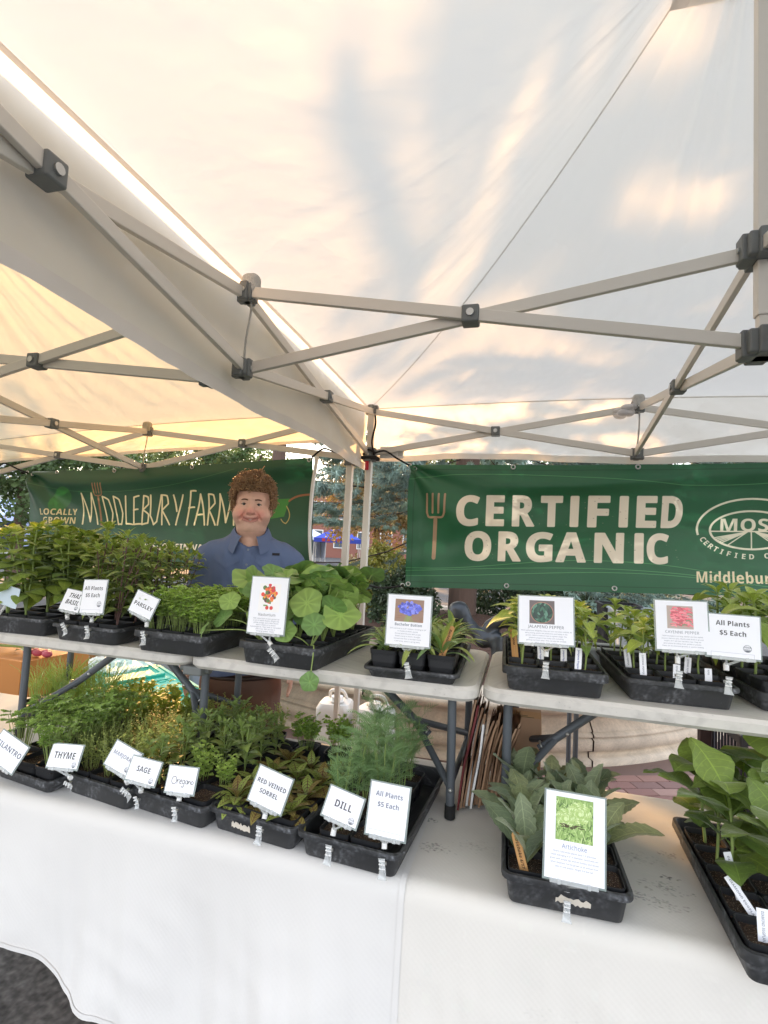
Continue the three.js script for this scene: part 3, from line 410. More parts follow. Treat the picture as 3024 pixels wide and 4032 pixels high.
// ---------------------------------------------------------------- folding tables standing on the low ones
function foldingTable(label, x0, x1, front, depth, legs, split) {
  const t = thing('folding_table', label, 'table'), th = 0.042, y = UP - th / 2;
  const slab = (a, b) => part('tabletop', loft([{ w: b - a - 0.02, d: depth - 0.02, r: 0.05, y: UP - th }, { w: b - a, d: depth, r: 0.06, y: UP - th + 0.010 }, { w: b - a, d: depth, r: 0.06, y: UP - 0.010 }, { w: b - a - 0.02, d: depth - 0.02, r: 0.05, y: UP }].map((L) => ({ ...L, x: (a + b) / 2, z: front - depth / 2 })), 6), M.tabletop, t);
  if (split) { slab(x0, split - 0.002); slab(split + 0.002, x1); part('hinge', merge([rod(V(split - 0.05, UP - 0.055, front - 0.06), V(split + 0.06, UP - 0.055, front - 0.06), 0.014), rbox(0.07, 0.03, 0.05, 0.006, split + 0.01, UP - 0.058, front - 0.05)]), M.bracket, t); } else slab(x0, x1);
  for (const L of legs) {
    const [fx, fz, rx, rz, dir] = L, top = UP - th + 0.002, bot = LOW + 0.006, tilt = dir * 0.0;
    const F = V(fx + 0.012 * (L[5] ?? 0), top, fz), Fb = V(fx, bot, fz), Rr = V(rx, top, rz), Rb = V(rx, bot, rz);
    part('leg', rod(F, Fb, 0.0135, 0.0135, 12), M.steel, t); part('leg', rod(Rr, Rb, 0.0135, 0.0135, 12), M.steel, t);
    part('foot', rod(V(fx, bot - 0.004, fz), V(fx, bot + 0.035, fz), 0.0165), M.cord, t); part('foot', rod(V(rx, bot - 0.004, rz), V(rx, bot + 0.035, rz), 0.0165), M.cord, t);
    part('crossbar', rod(V(fx, bot + 0.10, fz), V(rx, bot + 0.10, rz), 0.010), M.steel, t);
    if (dir) { // folding brace: one thick arm from the top that forks towards both legs
      const mz = (fz + rz) / 2, k = V(fx + dir * 0.155, UP - 0.205, lerp(fz, rz, 0.45)), a = V(fx + dir * 0.36, UP - th, mz), kk = V(fx + dir * 0.10, UP - 0.245, lerp(fz, rz, 0.42));
      part('brace', merge([rod(a, a.clone().lerp(k, 0.45), 0.010, 0.010), rod(a.clone().lerp(k, 0.40), kk, 0.014, 0.014)]), M.steel, t);
      part('brace_arm', rod(k, V(fx, UP - 0.335, fz), 0.0115), M.steel, t); part('brace_arm', rod(k, V(rx, UP - 0.30, rz), 0.0115), M.steel, t);
      part('brace_ring', new THREE.TorusGeometry(0.017, 0.003, 6, 16).rotateY(Math.PI / 2).rotateZ(0.6 * dir).translate(kk.x + dir * 0.01, kk.y + 0.01, kk.z), M.bolt, t);
      part('rivet', merge([new THREE.SphereGeometry(0.006, 8, 6).translate(fx, UP - 0.335, fz + 0.013), new THREE.SphereGeometry(0.006, 8, 6).translate(k.x + dir * 0.03, k.y + 0.02, k.z + 0.014)]), M.bolt, t);
    }
  }
  return t;
}
foldingTable('white folding table on the left, raised on the low table, carrying basil to bachelor button', -1.06, 0.79, 1.425, 0.61, [[-0.956, 1.3, -1.05, 1.0, 1], [-0.159, 1.3, -0.23, 0.95, -1], [0.712, 1.3, 0.722, 0.9, -1, -0.6]], -0.16);
foldingTable('white folding table on the right, raised on the low table, carrying the pepper trays', 0.80, 2.63, 1.40, 0.61, [[0.872, 1.27, 0.893, 0.9, 1], [2.5, 1.27, 2.5, 0.9, -1]]);

// ---------------------------------------------------------------- trays and pots
function trayGeo(h, lip) {
  const o = [{ w: 0.246, d: 0.508, r: 0.016, y: 0 }, { w: 0.25, d: 0.512, r: 0.02, y: 0.004 }, { w: 0.268, d: 0.53, r: 0.02, y: h - 0.006 }, { w: 0.264, d: 0.526, r: 0.02, y: h - 0.004 }, { w: 0.247, d: 0.509, r: 0.018, y: 0.006 }, { w: 0.24, d: 0.5, r: 0.016, y: 0.0055 }];
  const rim = [{ w: 0.268, d: 0.53, r: 0.02, y: h - lip }, { w: 0.284, d: 0.546, r: 0.024, y: h - lip - 0.001 }, { w: 0.287, d: 0.549, r: 0.026, y: h - lip + 0.003 }, { w: 0.283, d: 0.545, r: 0.024, y: h }, { w: 0.268, d: 0.53, r: 0.02, y: h + 0.001 }, { w: 0.262, d: 0.524, r: 0.019, y: h - 0.004 }];
  return [loft(o, 4), loft(rim, 4, false)];
}
const T = {}; let trayN = 0;
function tray(key, label, x, y, z, ry, h = 0.062, lip = 0.011) { // x, z: middle of the front edge
  const t = thing('seedling_tray', label, 'tray', [x - Math.sin(ry) * 0.262, y, z - Math.cos(ry) * 0.262], ry);
  const [b, r] = trayGeo(h, lip); part('tray_body', b, M.tray[trayN++ % 3], t); part('tray_rim', r, M.rim, t);
  t.updateMatrixWorld(); T[key] = t; t.userData.h = undefined; delete t.userData.h; return t;
}
const inTray = (key, x, y, z) => V(x, y, z).applyMatrix4(T[key].matrixWorld);
const UPT = UP + 0.001, LOT = LOW + 0.005;
tray('basil', 'black seedling tray at the left end of the upper shelf holding tall basil', -0.885, UPT, 1.43, 0.05);
tray('thai', 'scuffed black tray of Thai basil under the left price sign', -0.562, UPT, 1.435, 0.0, 0.058);
tray('parsley', 'double-rimmed black tray of parsley on the upper shelf', -0.210, UPT, 1.447, -0.02, 0.068, 0.02);
tray('nast', 'double-rimmed black tray of round-leaved nasturtium', 0.180, UPT, 1.445, -0.05, 0.068, 0.02);
tray('bach', 'shallow black tray with tall pots of bachelor button', 0.595, UPT, 1.425, 0.03, 0.032, 0.009);
tray('jal', 'thick-rimmed black tray of jalapeno pepper plants', 0.997, UPT, 1.385, 0.03, 0.068, 0.022);
tray('cay', 'dusty black tray of cayenne pepper plants under two signs', 1.325, UPT, 1.345, 0.04, 0.06);
tray('pepr', 'black tray of tall pepper plants cut by the right picture edge', 1.66, UPT, 1.30, 0.04, 0.05, 0.02);
tray('cil', 'black tray of cilantro at the left end of the low table', -0.60, LOT, 1.595, -0.14, 0.04, 0.016);
tray('thy', 'black tray of thyme and marjoram on the low table', -0.315, LOT, 1.595, -0.14);
tray('sage', 'black tray of sage and oregano on the low table', -0.055, LOT, 1.605, -0.13);
tray('sorrel', 'black tray of red veined sorrel with torn label', 0.217, LOT, 1.615, -0.11);
tray('dill', 'black tray of dill with an empty right column', 0.498, LOT, 1.64, -0.07);
tray('arti', 'black tray of artichoke plants alone on the right cloth', 1.018, LOT, 1.635, 0.03, 0.07, 0.013);
tray('egg', 'long black tray of eggplant at the lower right picture edge', 1.475, LOT, 1.72, -0.02, 0.062, 0.02);
for (const [k, a, b, s] of [['arti', -0.01, 0.031, 1], ['sorrel', -0.05, 0.026, 0.8]]) { // torn paper labels left on the front walls
  const sh = new THREE.Shape(), R = rng(k.length + 3); const n = 14; for (let i = 0; i <= n; i++) sh[i ? 'lineTo' : 'moveTo'](i / n * 0.075 * s, 0.004 + R() * 0.010); for (let i = n; i >= 0; i--) sh.lineTo(i / n * 0.075 * s, -0.002 - R() * 0.006);
  const m = part('torn_label', new THREE.ExtrudeGeometry(sh, { depth: 0.0006, bevelEnabled: false }), std({ color: lin(0.66, 0.6, 0.5), roughness: 0.9 }), T[k]); m.position.set(a - 0.012, b, 0.2628); m.rotation.x = 0.15; m.rotation.z = -0.04;
}
const potGeo = (w, h) => { const g = loft([{ w: w * 0.70, d: w * 0.74, r: 0.008, y: 0 }, { w: w * 0.93, d: w * 0.98, r: 0.01, y: h * 0.8 }, { w: w * 0.97, d: w * 1.02, r: 0.011, y: h * 0.81 }, { w: w, d: w * 1.06, r: 0.012, y: h }, { w: w * 0.95, d: w * 1.01, r: 0.011, y: h + 0.0005 }, { w: w * 0.9, d: w * 0.96, r: 0.01, y: h * 0.5 }], 3); return g; };
const soilGeo = (w, h, s) => grid(8, 8, (u, v) => [(u - 0.5) * w * 0.94, h - 0.013 + 0.007 * fbm(u * 4 + s, v * 4, s), (v - 0.5) * w * 1.0], (u, v) => [u * 0.55 + s * 0.37, v * 0.55 + s * 0.21]);
const potProto = {}, ROW = ['front', 'second', 'third', 'fourth', 'back'], COL = ['left', 'middle', 'right'], ORD = ['first', 'second', 'third', 'fourth', 'fifth', 'sixth'];
function pots(key, what, rows, cols, h = 0.066, w = 0.084, skip = () => false) { // returns the soil spots, front row first
  const spots = [], id = h + ':' + w;
  const g = (potProto[id] ??= [potGeo(w, h), soilGeo(w, h, 1), soilGeo(w, h, 2), soilGeo(w, h, 3)]);
  for (let r = 0; r < rows; r++) for (let c = 0; c < cols; c++) {
    const lx = (c - (cols - 1) / 2) * (w + 0.002), lz = 0.256 - w * 0.53 - r * (w * 1.06 + 0.002);
    if (skip(r, c)) continue;
    const p = inTray(key, lx, 0.0075, lz), pot = thing('nursery_pot', 'black pot of soil in the ' + what + ' tray, ' + ROW[r] + ' row, ' + (cols < 3 ? COL[c] : COL[c]), 'pot', p.toArray(), T[key].rotation.y + 0.02 * Math.sin(r * 5 + c * 3), 'pots in the tray of ' + what);
    part('pot_body', g[0], M.pot, pot); part('soil', g[1 + (r + c * 2) % 3], M.soil, pot);
    spots.push({ p: p.clone().setY(p.y + h - 0.014), r, c });
  }
  return spots;
}
// ---------------------------------------------------------------- signs in clear clips
const seal = (g, x, y, r) => { g.lineWidth = 2; g.strokeStyle = '#444a55'; g.beginPath(); g.arc(x, y, r, 0, 7); g.stroke(); g.fillStyle = '#4a505c'; g.beginPath(); g.arc(x, y, r * 0.9, 0.15, Math.PI - 0.15); g.fill(); g.font = `bold ${r * 0.7 | 0}px sans-serif`; g.textAlign = 'center'; g.fillText('USDA', x, y - r * 0.12); g.fillStyle = '#f4f5f8'; g.font = `bold ${r * 0.42 | 0}px sans-serif`; g.fillText('ORGANIC', x, y + r * 0.52); g.textAlign = 'left'; };
const paper = (g, w, h) => { g.fillStyle = '#f3f4f8'; g.fillRect(0, 0, w, h); g.fillStyle = '#1d1d22'; g.textAlign = 'left'; };
const lines = (rows, o = {}) => (g, w, h) => {
  paper(g, w, h); g.fillStyle = o.color ?? '#1b1b20'; g.textAlign = 'center'; rows.forEach(([s, y, size, font, x]) => { g.font = (font ?? 'bold ') + size + 'px ' + (o.face ?? 'sans-serif'); g.fillText(s, x ?? w / 2, y); });
  if (o.seal) seal(g, ...o.seal); if (o.slot) { g.strokeStyle = '#b9bdc8'; g.lineWidth = 2; g.strokeRect(w * 0.08, h * 0.9, w * 0.8, h * 0.13); }
};
const info = (title, rows, pic, o = {}) => (g, w, h) => {
  paper(g, w, h); g.save(); g.beginPath(); g.rect(...o.rect); g.clip(); g.translate(o.rect[0], o.rect[1]); pic(g, o.rect[2], o.rect[3], rng(title.length * 7)); g.restore();
  g.textAlign = 'center'; g.fillStyle = o.tc ?? '#3a3c46'; g.font = o.tf ?? '24px sans-serif'; g.fillText(title, w / 2, o.ty); g.fillStyle = '#7e828f'; g.font = (o.fs ?? 11) + 'px sans-serif';
  rows.forEach((s, i) => g.fillText(s, w / 2, o.ty + 20 + i * (o.lh ?? 17)));
};
const allPlants = lines([['All Plants', 62, 38], ['$5 Each', 118, 38]], { seal: [205, 185, 20], slot: true });
const flowers = (g, w, h, R) => { g.fillStyle = '#f6f4f2'; g.fillRect(0, 0, w, h); for (let i = 0; i < 60; i++) { const a = R() * 6.3, d = Math.sqrt(R()) * 0.33; g.fillStyle = ['#e8442c', '#f0702a', '#f39a2c', '#d92f3a', '#6b2d3a', '#5b7a34'][R() * 6 | 0]; g.beginPath(); g.arc(w * (0.48 + Math.cos(a) * d), h * (0.36 + Math.sin(a) * d * 0.95), 6 + R() * 9, 0, 7); g.fill(); } g.fillStyle = '#d9342c'; for (const x of [0.42, 0.62]) { g.beginPath(); g.arc(w * x, h * 0.86, 12, 0, 7); g.fill(); } g.fillStyle = '#6d8f45'; g.fillRect(w * 0.52, h * 0.62, 10, 18); g.fillRect(w * 0.24, h * 0.76, 30, 8); };
const blue = (g, w, h, R) => { g.fillStyle = '#9c7c68'; g.fillRect(0, 0, w, h); for (let i = 0; i < 40; i++) { g.fillStyle = `rgba(${120 + R() * 60 | 0},${95 + R() * 40 | 0},80,0.4)`; g.fillRect(R() * w, R() * h, 30, 5); } g.strokeStyle = '#8fa05a'; g.lineWidth = 3; for (let i = 0; i < 14; i++) { g.beginPath(); g.moveTo(w * (0.42 + R() * 0.2), h * 0.55); g.lineTo(w * (0.32 + R() * 0.36), h); g.stroke(); } for (let i = 0; i < 130; i++) { const a = R() * 6.3, d = Math.sqrt(R()); g.fillStyle = ['#5a63d8', '#6f78ea', '#4a50b8', '#8d94f2'][R() * 4 | 0]; g.beginPath(); g.arc(w * (0.5 + Math.cos(a) * d * 0.4), h * (0.4 + Math.sin(a) * d * 0.27), 4 + R() * 7, 0, 7); g.fill(); } };
const bowl = (g, w, h, R) => { g.fillStyle = '#6f6462'; g.fillRect(0, 0, w, h); g.fillStyle = '#b5806a'; g.beginPath(); g.arc(w / 2, h * 0.52, w * 0.46, 0, 7); g.fill(); g.save(); g.beginPath(); g.arc(w / 2, h * 0.52, w * 0.43, 0, 7); g.clip(); g.fillStyle = '#1f3a30'; g.fillRect(0, 0, w, h); for (let i = 0; i < 70; i++) { g.fillStyle = ['#2f5a46', '#3c6e54', '#5f8f78', '#24483a'][R() * 4 | 0]; g.beginPath(); g.ellipse(R() * w, R() * h, 6, 17, (R() - 0.5) * 2, 0, 7); g.fill(); } g.restore(); };
const redPep = (g, w, h, R) => { g.fillStyle = '#b8a79c'; g.fillRect(0, 0, w, h); for (let i = 0; i < 150; i++) { g.strokeStyle = ['#f2818c', '#f59aa0', '#e56a78', '#c95a64', '#8a8f70'][Math.min(4, R() * 4.3 | 0)]; g.lineWidth = 4 + R() * 5; const x = w * (0.1 + R() * 0.7), y = h * (0.08 + R() * 0.8); g.beginPath(); g.moveTo(x, y); g.quadraticCurveTo(x + 14, y - 16 + R() * 14, x + 30, y + R() * 14 - 3); g.stroke(); } };
const artPic = (g, w, h, R) => { g.fillStyle = '#8fae62'; g.fillRect(0, 0, w, h); for (let i = 0; i < 260; i++) { g.strokeStyle = ['#c9dd9a', '#6f8f48', '#a9c777', '#54703a'][R() * 4 | 0]; g.lineWidth = 2 + R() * 4; const x = R() * w, y = R() * h; g.beginPath(); g.moveTo(x, y); g.lineTo(x + (R() - 0.5) * 40, y + R() * 46); g.stroke(); } for (const [cx, cy, r] of [[0.64, 0.32, 0.3], [0.26, 0.48, 0.24]]) for (let k = 0; k < 80; k++) { const f = Math.sqrt(1 - k / 80), a = k * 2.4, x = w * (cx + Math.cos(a) * f * r * 0.9), y = h * (cy + Math.sin(a) * f * r * 0.75); g.fillStyle = ['#bdd489', '#d3e5a6', '#aac873'][k % 3]; g.beginPath(); g.arc(x, y, w * 0.055, 0, 7); g.fill(); g.strokeStyle = 'rgba(110,140,70,0.5)'; g.lineWidth = 1; g.stroke(); } g.fillStyle = '#4a4428'; for (let i = 0; i < 30; i++) g.fillRect(w * (0.1 + R() * 0.6), h * (0.6 + R() * 0.1), 14, 4); };
const fadedRect = [52, 22, 138, 138];
const DRAW = {
  thai: [260, 220, lines([['THAI', 82, 66, 'italic bold '], ['BASIL', 152, 66, 'italic bold ']], { seal: [215, 180, 20] })], allA: [240, 260, lines([['All Plants', 80, 42, 'bold ', 112], ['$5 Each', 136, 42, 'bold ', 112]], { seal: [190, 190, 22], slot: true })],
  pars: [260, 210, lines([['PARSLEY', 136, 54, 'bold ']])], nast: [256, 350, info('Nasturtium', ['Add nasturtium to your garden for', 'a riot of edible flowers. Bright red,', 'yellow orange, and cream bloom', 'add to salads or to attract', 'hummingbirds. Plant seed or transplant', 'after frost. Will cascade in', 'hanging baskets. Height', '12-18 inches.'], flowers, { rect: [60, 40, 150, 176], ty: 244, fs: 12, lh: 13 })],
  bach: [270, 300, info('Bachelor Button', ['Early summer is a 24" mixture. Growing to 24"', 'in shades of white, purple.', 'Annual plant blooms with purple', 'flowers early in bloom. Drought', 'tolerant and likes to be kept moist.', 'Cold hardy, plant in spring early.'], blue, { rect: [46, 24, 180, 136], ty: 186, tf: 'bold 22px sans-serif', tc: '#6b7280', fs: 11, lh: 15 })],
  jal: [300, 280, info('JALAPENO PEPPER', ['Thick walled and delightful, they can turn red when mature. At', 'early picking, plants are productive and heavy in the', 'garden. Mild to medium heat in a green stage. The', 'jalapeno peppers has many uses including', 'grilling and fresh salsa. They can also be smoked', 'and in soups, stews, nachos.'], bowl, { rect: [58, 24, 140, 140], ty: 190, tf: '24px sans-serif', fs: 10, lh: 14 })],
  cay: [290, 300, info('CAYENNE PEPPER', ['Cayenne peppers are long, slender and thin walled', 'peppers that are spicy. Mostly used dried or ground', 'lengths of 6" will turn red when ripe. They are', 'great plants for eating fresh, pickles or powder.', 'Plants can be dried and ground, or used in cooking'], redPep, { rect: [64, 30, 146, 140], ty: 200, tf: '24px sans-serif', tc: '#7a7d88', fs: 10, lh: 15 })], allR: [270, 240, allPlants],
  cil: [280, 210, lines([['CILANTRO', 104, 54, 'bold ']], { slot: true, color: '#5d6270' })], thy: [280, 150, lines([['THYME', 92, 60]], { seal: [246, 126, 18] })], marj: [260, 190, lines([['MARJORAM', 92, 40]], { seal: [205, 150, 18], color: '#7e8290' })], sage: [260, 160, lines([['SAGE', 92, 52]], { seal: [220, 134, 18] })],
  oreg: [240, 170, (g, w, h) => { paper(g, w, h); g.strokeStyle = '#15151a'; g.lineWidth = 4; g.lineCap = g.lineJoin = 'round'; const P = (pts) => { g.beginPath(); pts.forEach((p, i) => i ? g.lineTo(...p) : g.moveTo(...p)); g.stroke(); }; g.beginPath(); g.ellipse(62, 92, 20, 25, 0, 0, 7); g.stroke(); P([[88, 84], [90, 112]]); P([[90, 96], [98, 86], [106, 86]]); P([[110, 100], [126, 94], [120, 84], [111, 92], [112, 108], [126, 110]]); g.beginPath(); g.ellipse(142, 97, 10, 12, 0, 0, 7); g.stroke(); P([[152, 88], [150, 124], [140, 134], [132, 126]]); g.beginPath(); g.ellipse(168, 98, 9, 11, 0, 0, 7); g.stroke(); P([[177, 88], [179, 108]]); P([[183, 90], [185, 108]]); P([[185, 98], [194, 88], [200, 94], [202, 108]]); g.beginPath(); g.ellipse(216, 98, 9, 10, 0, 0, 7); g.stroke(); g.strokeStyle = '#b9bdc8'; g.lineWidth = 2; g.strokeRect(30, h * 0.82, 170, 26); }],
  sorrel: [260, 230, lines([['RED VEINED', 100, 40, 'bold '], ['SORREL', 158, 40, 'bold ']], { color: '#33363f' })], dill: [270, 200, lines([['DILL', 118, 66]], { seal: [224, 168, 22], color: '#3a3540' })], allL: [230, 270, lines([['All Plants', 70, 36, 'bold '], ['$5 Each', 124, 36, 'bold ']], { slot: true, color: '#6a6f80' })],
  arti: [300, 400, info('Artichoke', ['Hearty hybridized plants yield 1-3 artichoke', 'heads averaging 4-5" in diameter. Artichokes are', 'green with purple tips and are buttery and tender', 'when steamed. Can be grown as an annual from', 'seed in one season. Height 3-4 feet tall.'], artPic, { rect: [52, 22, 190, 200], ty: 258, tf: '30px sans-serif', tc: '#7c84a4', fs: 11, lh: 17 })],
};
// key, label, card centre, width, height, roll, lean, ball, foot
const SIGNS = [
  ['thai', 'small slanted THAI BASIL sign on the upper shelf', [-0.606, 1.307, 1.452], 0.082, 0.072, -0.10, 0.34, [-0.645, 1.253, 1.432], [-0.609, 1.189, 1.455]],
  ['allA', 'All Plants $5 Each sign next to the Thai basil sign', [-0.519, 1.328, 1.452], 0.096, 0.112, 0.06, 0.16, [-0.533, 1.250, 1.436], [-0.52, 1.189, 1.455]],
  ['pars', 'tilted PARSLEY sign on the upper shelf', [-0.303, 1.318, 1.465], 0.088, 0.07, -0.30, 0.2, [-0.296, 1.259, 1.452], [-0.283, 1.190, 1.468]],
  ['nast', 'nasturtium sign with a picture of orange and red flowers', [0.137, 1.349, 1.445], 0.124, 0.172, 0.015, 0.12, [0.152, 1.237, 1.448], [0.195, 1.195, 1.468]],
  ['bach', 'Bachelor Button sign with a picture of blue flowers', [0.586, 1.340, 1.440], 0.128, 0.142, 0.01, 0.12, [0.582, 1.252, 1.436], [0.600, 1.178, 1.452]],
  ['jal', 'JALAPENO PEPPER sign with a picture of green peppers', [0.967, 1.372, 1.430], 0.142, 0.126, 0.03, 0.12, [0.972, 1.283, 1.396], [0.97, 1.212, 1.408]],
  ['cay', 'CAYENNE PEPPER sign with a faded pink picture of peppers', [1.319, 1.379, 1.360], 0.126, 0.130, 0.03, 0.10, [1.313, 1.293, 1.35], [1.309, 1.213, 1.368]],
  ['allR', 'All Plants $5 Each sign on the pepper tray at right', [1.440, 1.362, 1.360], 0.124, 0.108, -0.01, 0.12, [1.43, 1.285, 1.345], [1.427, 1.212, 1.362]],
  ['cil', 'tilted CILANTRO sign cut by the left picture edge', [-0.621, 0.858, 1.630], 0.112, 0.082, -0.36, 0.32, [-0.685, 0.795, 1.62], [-0.67, 0.775, 1.645]],
  ['thy', 'THYME sign facing straight out on the low table', [-0.416, 0.869, 1.615], 0.112, 0.064, 0.08, 0.40, [-0.392, 0.814, 1.615], [-0.355, 0.799, 1.635]],
  ['marj', 'faded MARJORAM sign half covered by the sage sign', [-0.212, 0.890, 1.610], 0.094, 0.068, -0.30, 0.36, [-0.19, 0.836, 1.615], [-0.148, 0.808, 1.64]],
  ['sage', 'SAGE sign overlapping the marjoram sign', [-0.123, 0.878, 1.630], 0.096, 0.06, -0.06, 0.40, [-0.130, 0.824, 1.625], [-0.118, 0.791, 1.645]],
  ['oreg', 'sign with hand-written Oregano on the low table', [0.006, 0.876, 1.635], 0.090, 0.064, 0.06, 0.34, [-0.003, 0.824, 1.625], [0.006, 0.779, 1.645]],
  ['sorrel', 'tilted RED VEINED SORREL sign', [0.276, 0.895, 1.635], 0.098, 0.087, -0.24, 0.24, [0.265, 0.830, 1.632], [0.264, 0.775, 1.655]],
  ['dill', 'tilted DILL sign on the dill tray', [0.493, 0.907, 1.675], 0.090, 0.066, -0.22, 0.34, [0.465, 0.838, 1.652], [0.463, 0.771, 1.675]],
  ['allL', 'All Plants $5 Each sign next to the dill sign', [0.611, 0.928, 1.695], 0.094, 0.112, -0.03, 0.22, [0.598, 0.835, 1.658], [0.604, 0.770, 1.68]],
  ['arti', 'tall Artichoke sign with a picture of green artichokes', [1.028, 0.940, 1.685], 0.122, 0.172, -0.01, 0.18, [1.019, 0.808, 1.635], [1.018, 0.755, 1.655]],
];
const clipJaw = (() => { // clear plastic pinch clip, seen from the front: two flared plates joined by a spring barrel
  const s = new THREE.Shape(); s.moveTo(-0.010, 0.020); s.lineTo(0.010, 0.020); s.quadraticCurveTo(0.006, 0.008, 0.0085, -0.004); s.lineTo(0.0095, -0.016); s.quadraticCurveTo(0.010, -0.026, 0.014, -0.032); s.lineTo(-0.014, -0.032); s.quadraticCurveTo(-0.010, -0.026, -0.0095, -0.016); s.lineTo(-0.0085, -0.004); s.quadraticCurveTo(-0.006, 0.008, -0.010, 0.020);
  const g = new THREE.ExtrudeGeometry(s, { depth: 0.0022, bevelEnabled: true, bevelSize: 0.0008, bevelThickness: 0.0008, bevelSegments: 1, curveSegments: 6 }), p = g.attributes.position;
  for (let i = 0; i < p.count; i++) { const y = p.getY(i); p.setZ(i, p.getZ(i) + (y < -0.012 ? (y + 0.012) ** 2 * 26 : 0) + (y > 0.004 ? (y - 0.004) * 0.25 : 0)); } g.computeVertexNormals(); return g;
})();
for (const [key, label, c, w, h, roll, lean, ball, foot] of SIGNS) {
  const t = thing('plant_sign', label, 'sign', foot); const O = V(...foot), cc = V(...c).sub(O), bb = V(...ball).sub(O);
  const hold = new THREE.Object3D(); hold.position.copy(cc); hold.rotation.set(-lean, 0, roll, 'ZXY'); hold.updateMatrix();
  const put = (g) => g.applyMatrix4(hold.matrix);
  const [tw, th2, draw] = DRAW[key], tex = canvasTex(tw * 2, th2 * 2, (g) => { g.scale(2, 2); draw(g, tw, th2); });
  const cg = new THREE.BoxGeometry(w, h, 0.0012).translate(0, 0.002, 0.0014); part('card', put(cg), std({ map: tex, roughness: 0.35 }), t);
  part('sleeve', put(rbox(w + 0.008, h + 0.008, 0.0012, 0.0005, 0, 0.001, -0.0006, 1)), M.sleeve, t);
  part('clip_bar', put(merge([rbox(w * 0.82, 0.009, 0.006, 0.002, 0, -h / 2 - 0.002, 0.001, 1), rbox(0.008, 0.011, 0.008, 0.002, -w * 0.25, -h / 2 - 0.002, 0.002, 1), rbox(0.008, 0.011, 0.008, 0.002, w * 0.25, -h / 2 - 0.002, 0.002, 1)])), M.clipPlastic, t);
  const bot = V(0, -h / 2 - 0.005, 0).applyMatrix4(hold.matrix), nk = V(w * 0.13, -h / 2 - 0.004, 0).applyMatrix4(hold.matrix), nk2 = V(-w * 0.13, -h / 2 - 0.004, 0).applyMatrix4(hold.matrix);
  part('neck', merge([rod(nk, bb, 0.003, 0.0035, 6), rod(nk2, bb, 0.003, 0.0035, 6)]), M.clipPlastic, t);
  const top = bb.clone().multiplyScalar(0.55).add(V(0, 0.006, 0));
  part('swivel', merge([rod(bb, bb.clone().lerp(top, 0.5), 0.0068, 0.0068, 10), new THREE.SphereGeometry(0.007, 10, 8).translate(bb.x, bb.y, bb.z)]), M.white, t);
  const dir = bb.clone().normalize(), ang = Math.atan2(-dir.x, dir.y), len = bb.length(), sc = clamp(len / 0.075, 0.5, 0.8);
  const jaw = clipJaw.clone().scale(sc, sc * 1.05, sc).rotateZ(ang).translate(bb.x * 0.42, bb.y * 0.42, 0.004);
  part('clip_jaw', jaw, M.clipPlastic, t);
  part('clip_rib', merge([0.012, 0.004, -0.006].map((y) => rbox(0.019 * sc, 0.0028, 0.005, 0.001, 0, y, 0.003, 1))).rotateZ(ang).translate(bb.x * 0.42, bb.y * 0.42, 0.005), M.white, t);
  part('spring', new THREE.CylinderGeometry(0.004, 0.004, 0.021 * sc, 8).rotateZ(Math.PI / 2 + ang).translate(bb.x * 0.45, bb.y * 0.45, -0.002), M.bolt, t);
}
{ // light blue card at the left picture edge, second card behind the artichoke and cayenne cards
  const t = thing('plant_sign', 'pale blue sign cut off by the left picture edge beside the basil', 'sign', [-0.93, 1.235, 1.45]); part('card', rbox(0.10, 0.075, 0.0015, 0.0005, -0.005, 0.066, -0.02, 1).rotateZ(-0.18), std({ color: lin(0.62, 0.74, 0.82), roughness: 0.35 }), t); part('neck', rod(V(0, 0.03, -0.02), V(0, 0, 0), 0.004), M.clipPlastic, t);
}
// plant tags and wooden stakes
const tagTex = (s, c = '#8a8d98') => canvasTex(64, 256, (g, w, h) => { g.fillStyle = '#f2f3f7'; g.fillRect(0, 0, w, h); g.fillStyle = c; g.translate(w / 2 - 8, 20); g.rotate(Math.PI / 2); g.font = 'bold 24px sans-serif'; g.fillText(s, 0, 0); });
const cayT = tagTex('CAYENNE PEPPER'), jalT = tagTex('Jalapeno Pepper', '#5a62a0'), eggT = tagTex('DIAMOND EGGPLANT'), pepT = tagTex('PEPPER');
function plantTag(label, x, y, z, w, h, tex, rx = -0.12, rz = 0, ry = 0.1) { const t = thing('plant_tag', label, 'plant tag', [x, y, z], ry); const g = new THREE.BoxGeometry(w, h, 0.0009).translate(0, h / 2, 0); g.rotateX(rx).rotateZ(rz); part('strip', g, std({ map: tex, roughness: 0.4 }), t); }
const potTop = (k, x, z) => inTray(k, x, 0.058, z);
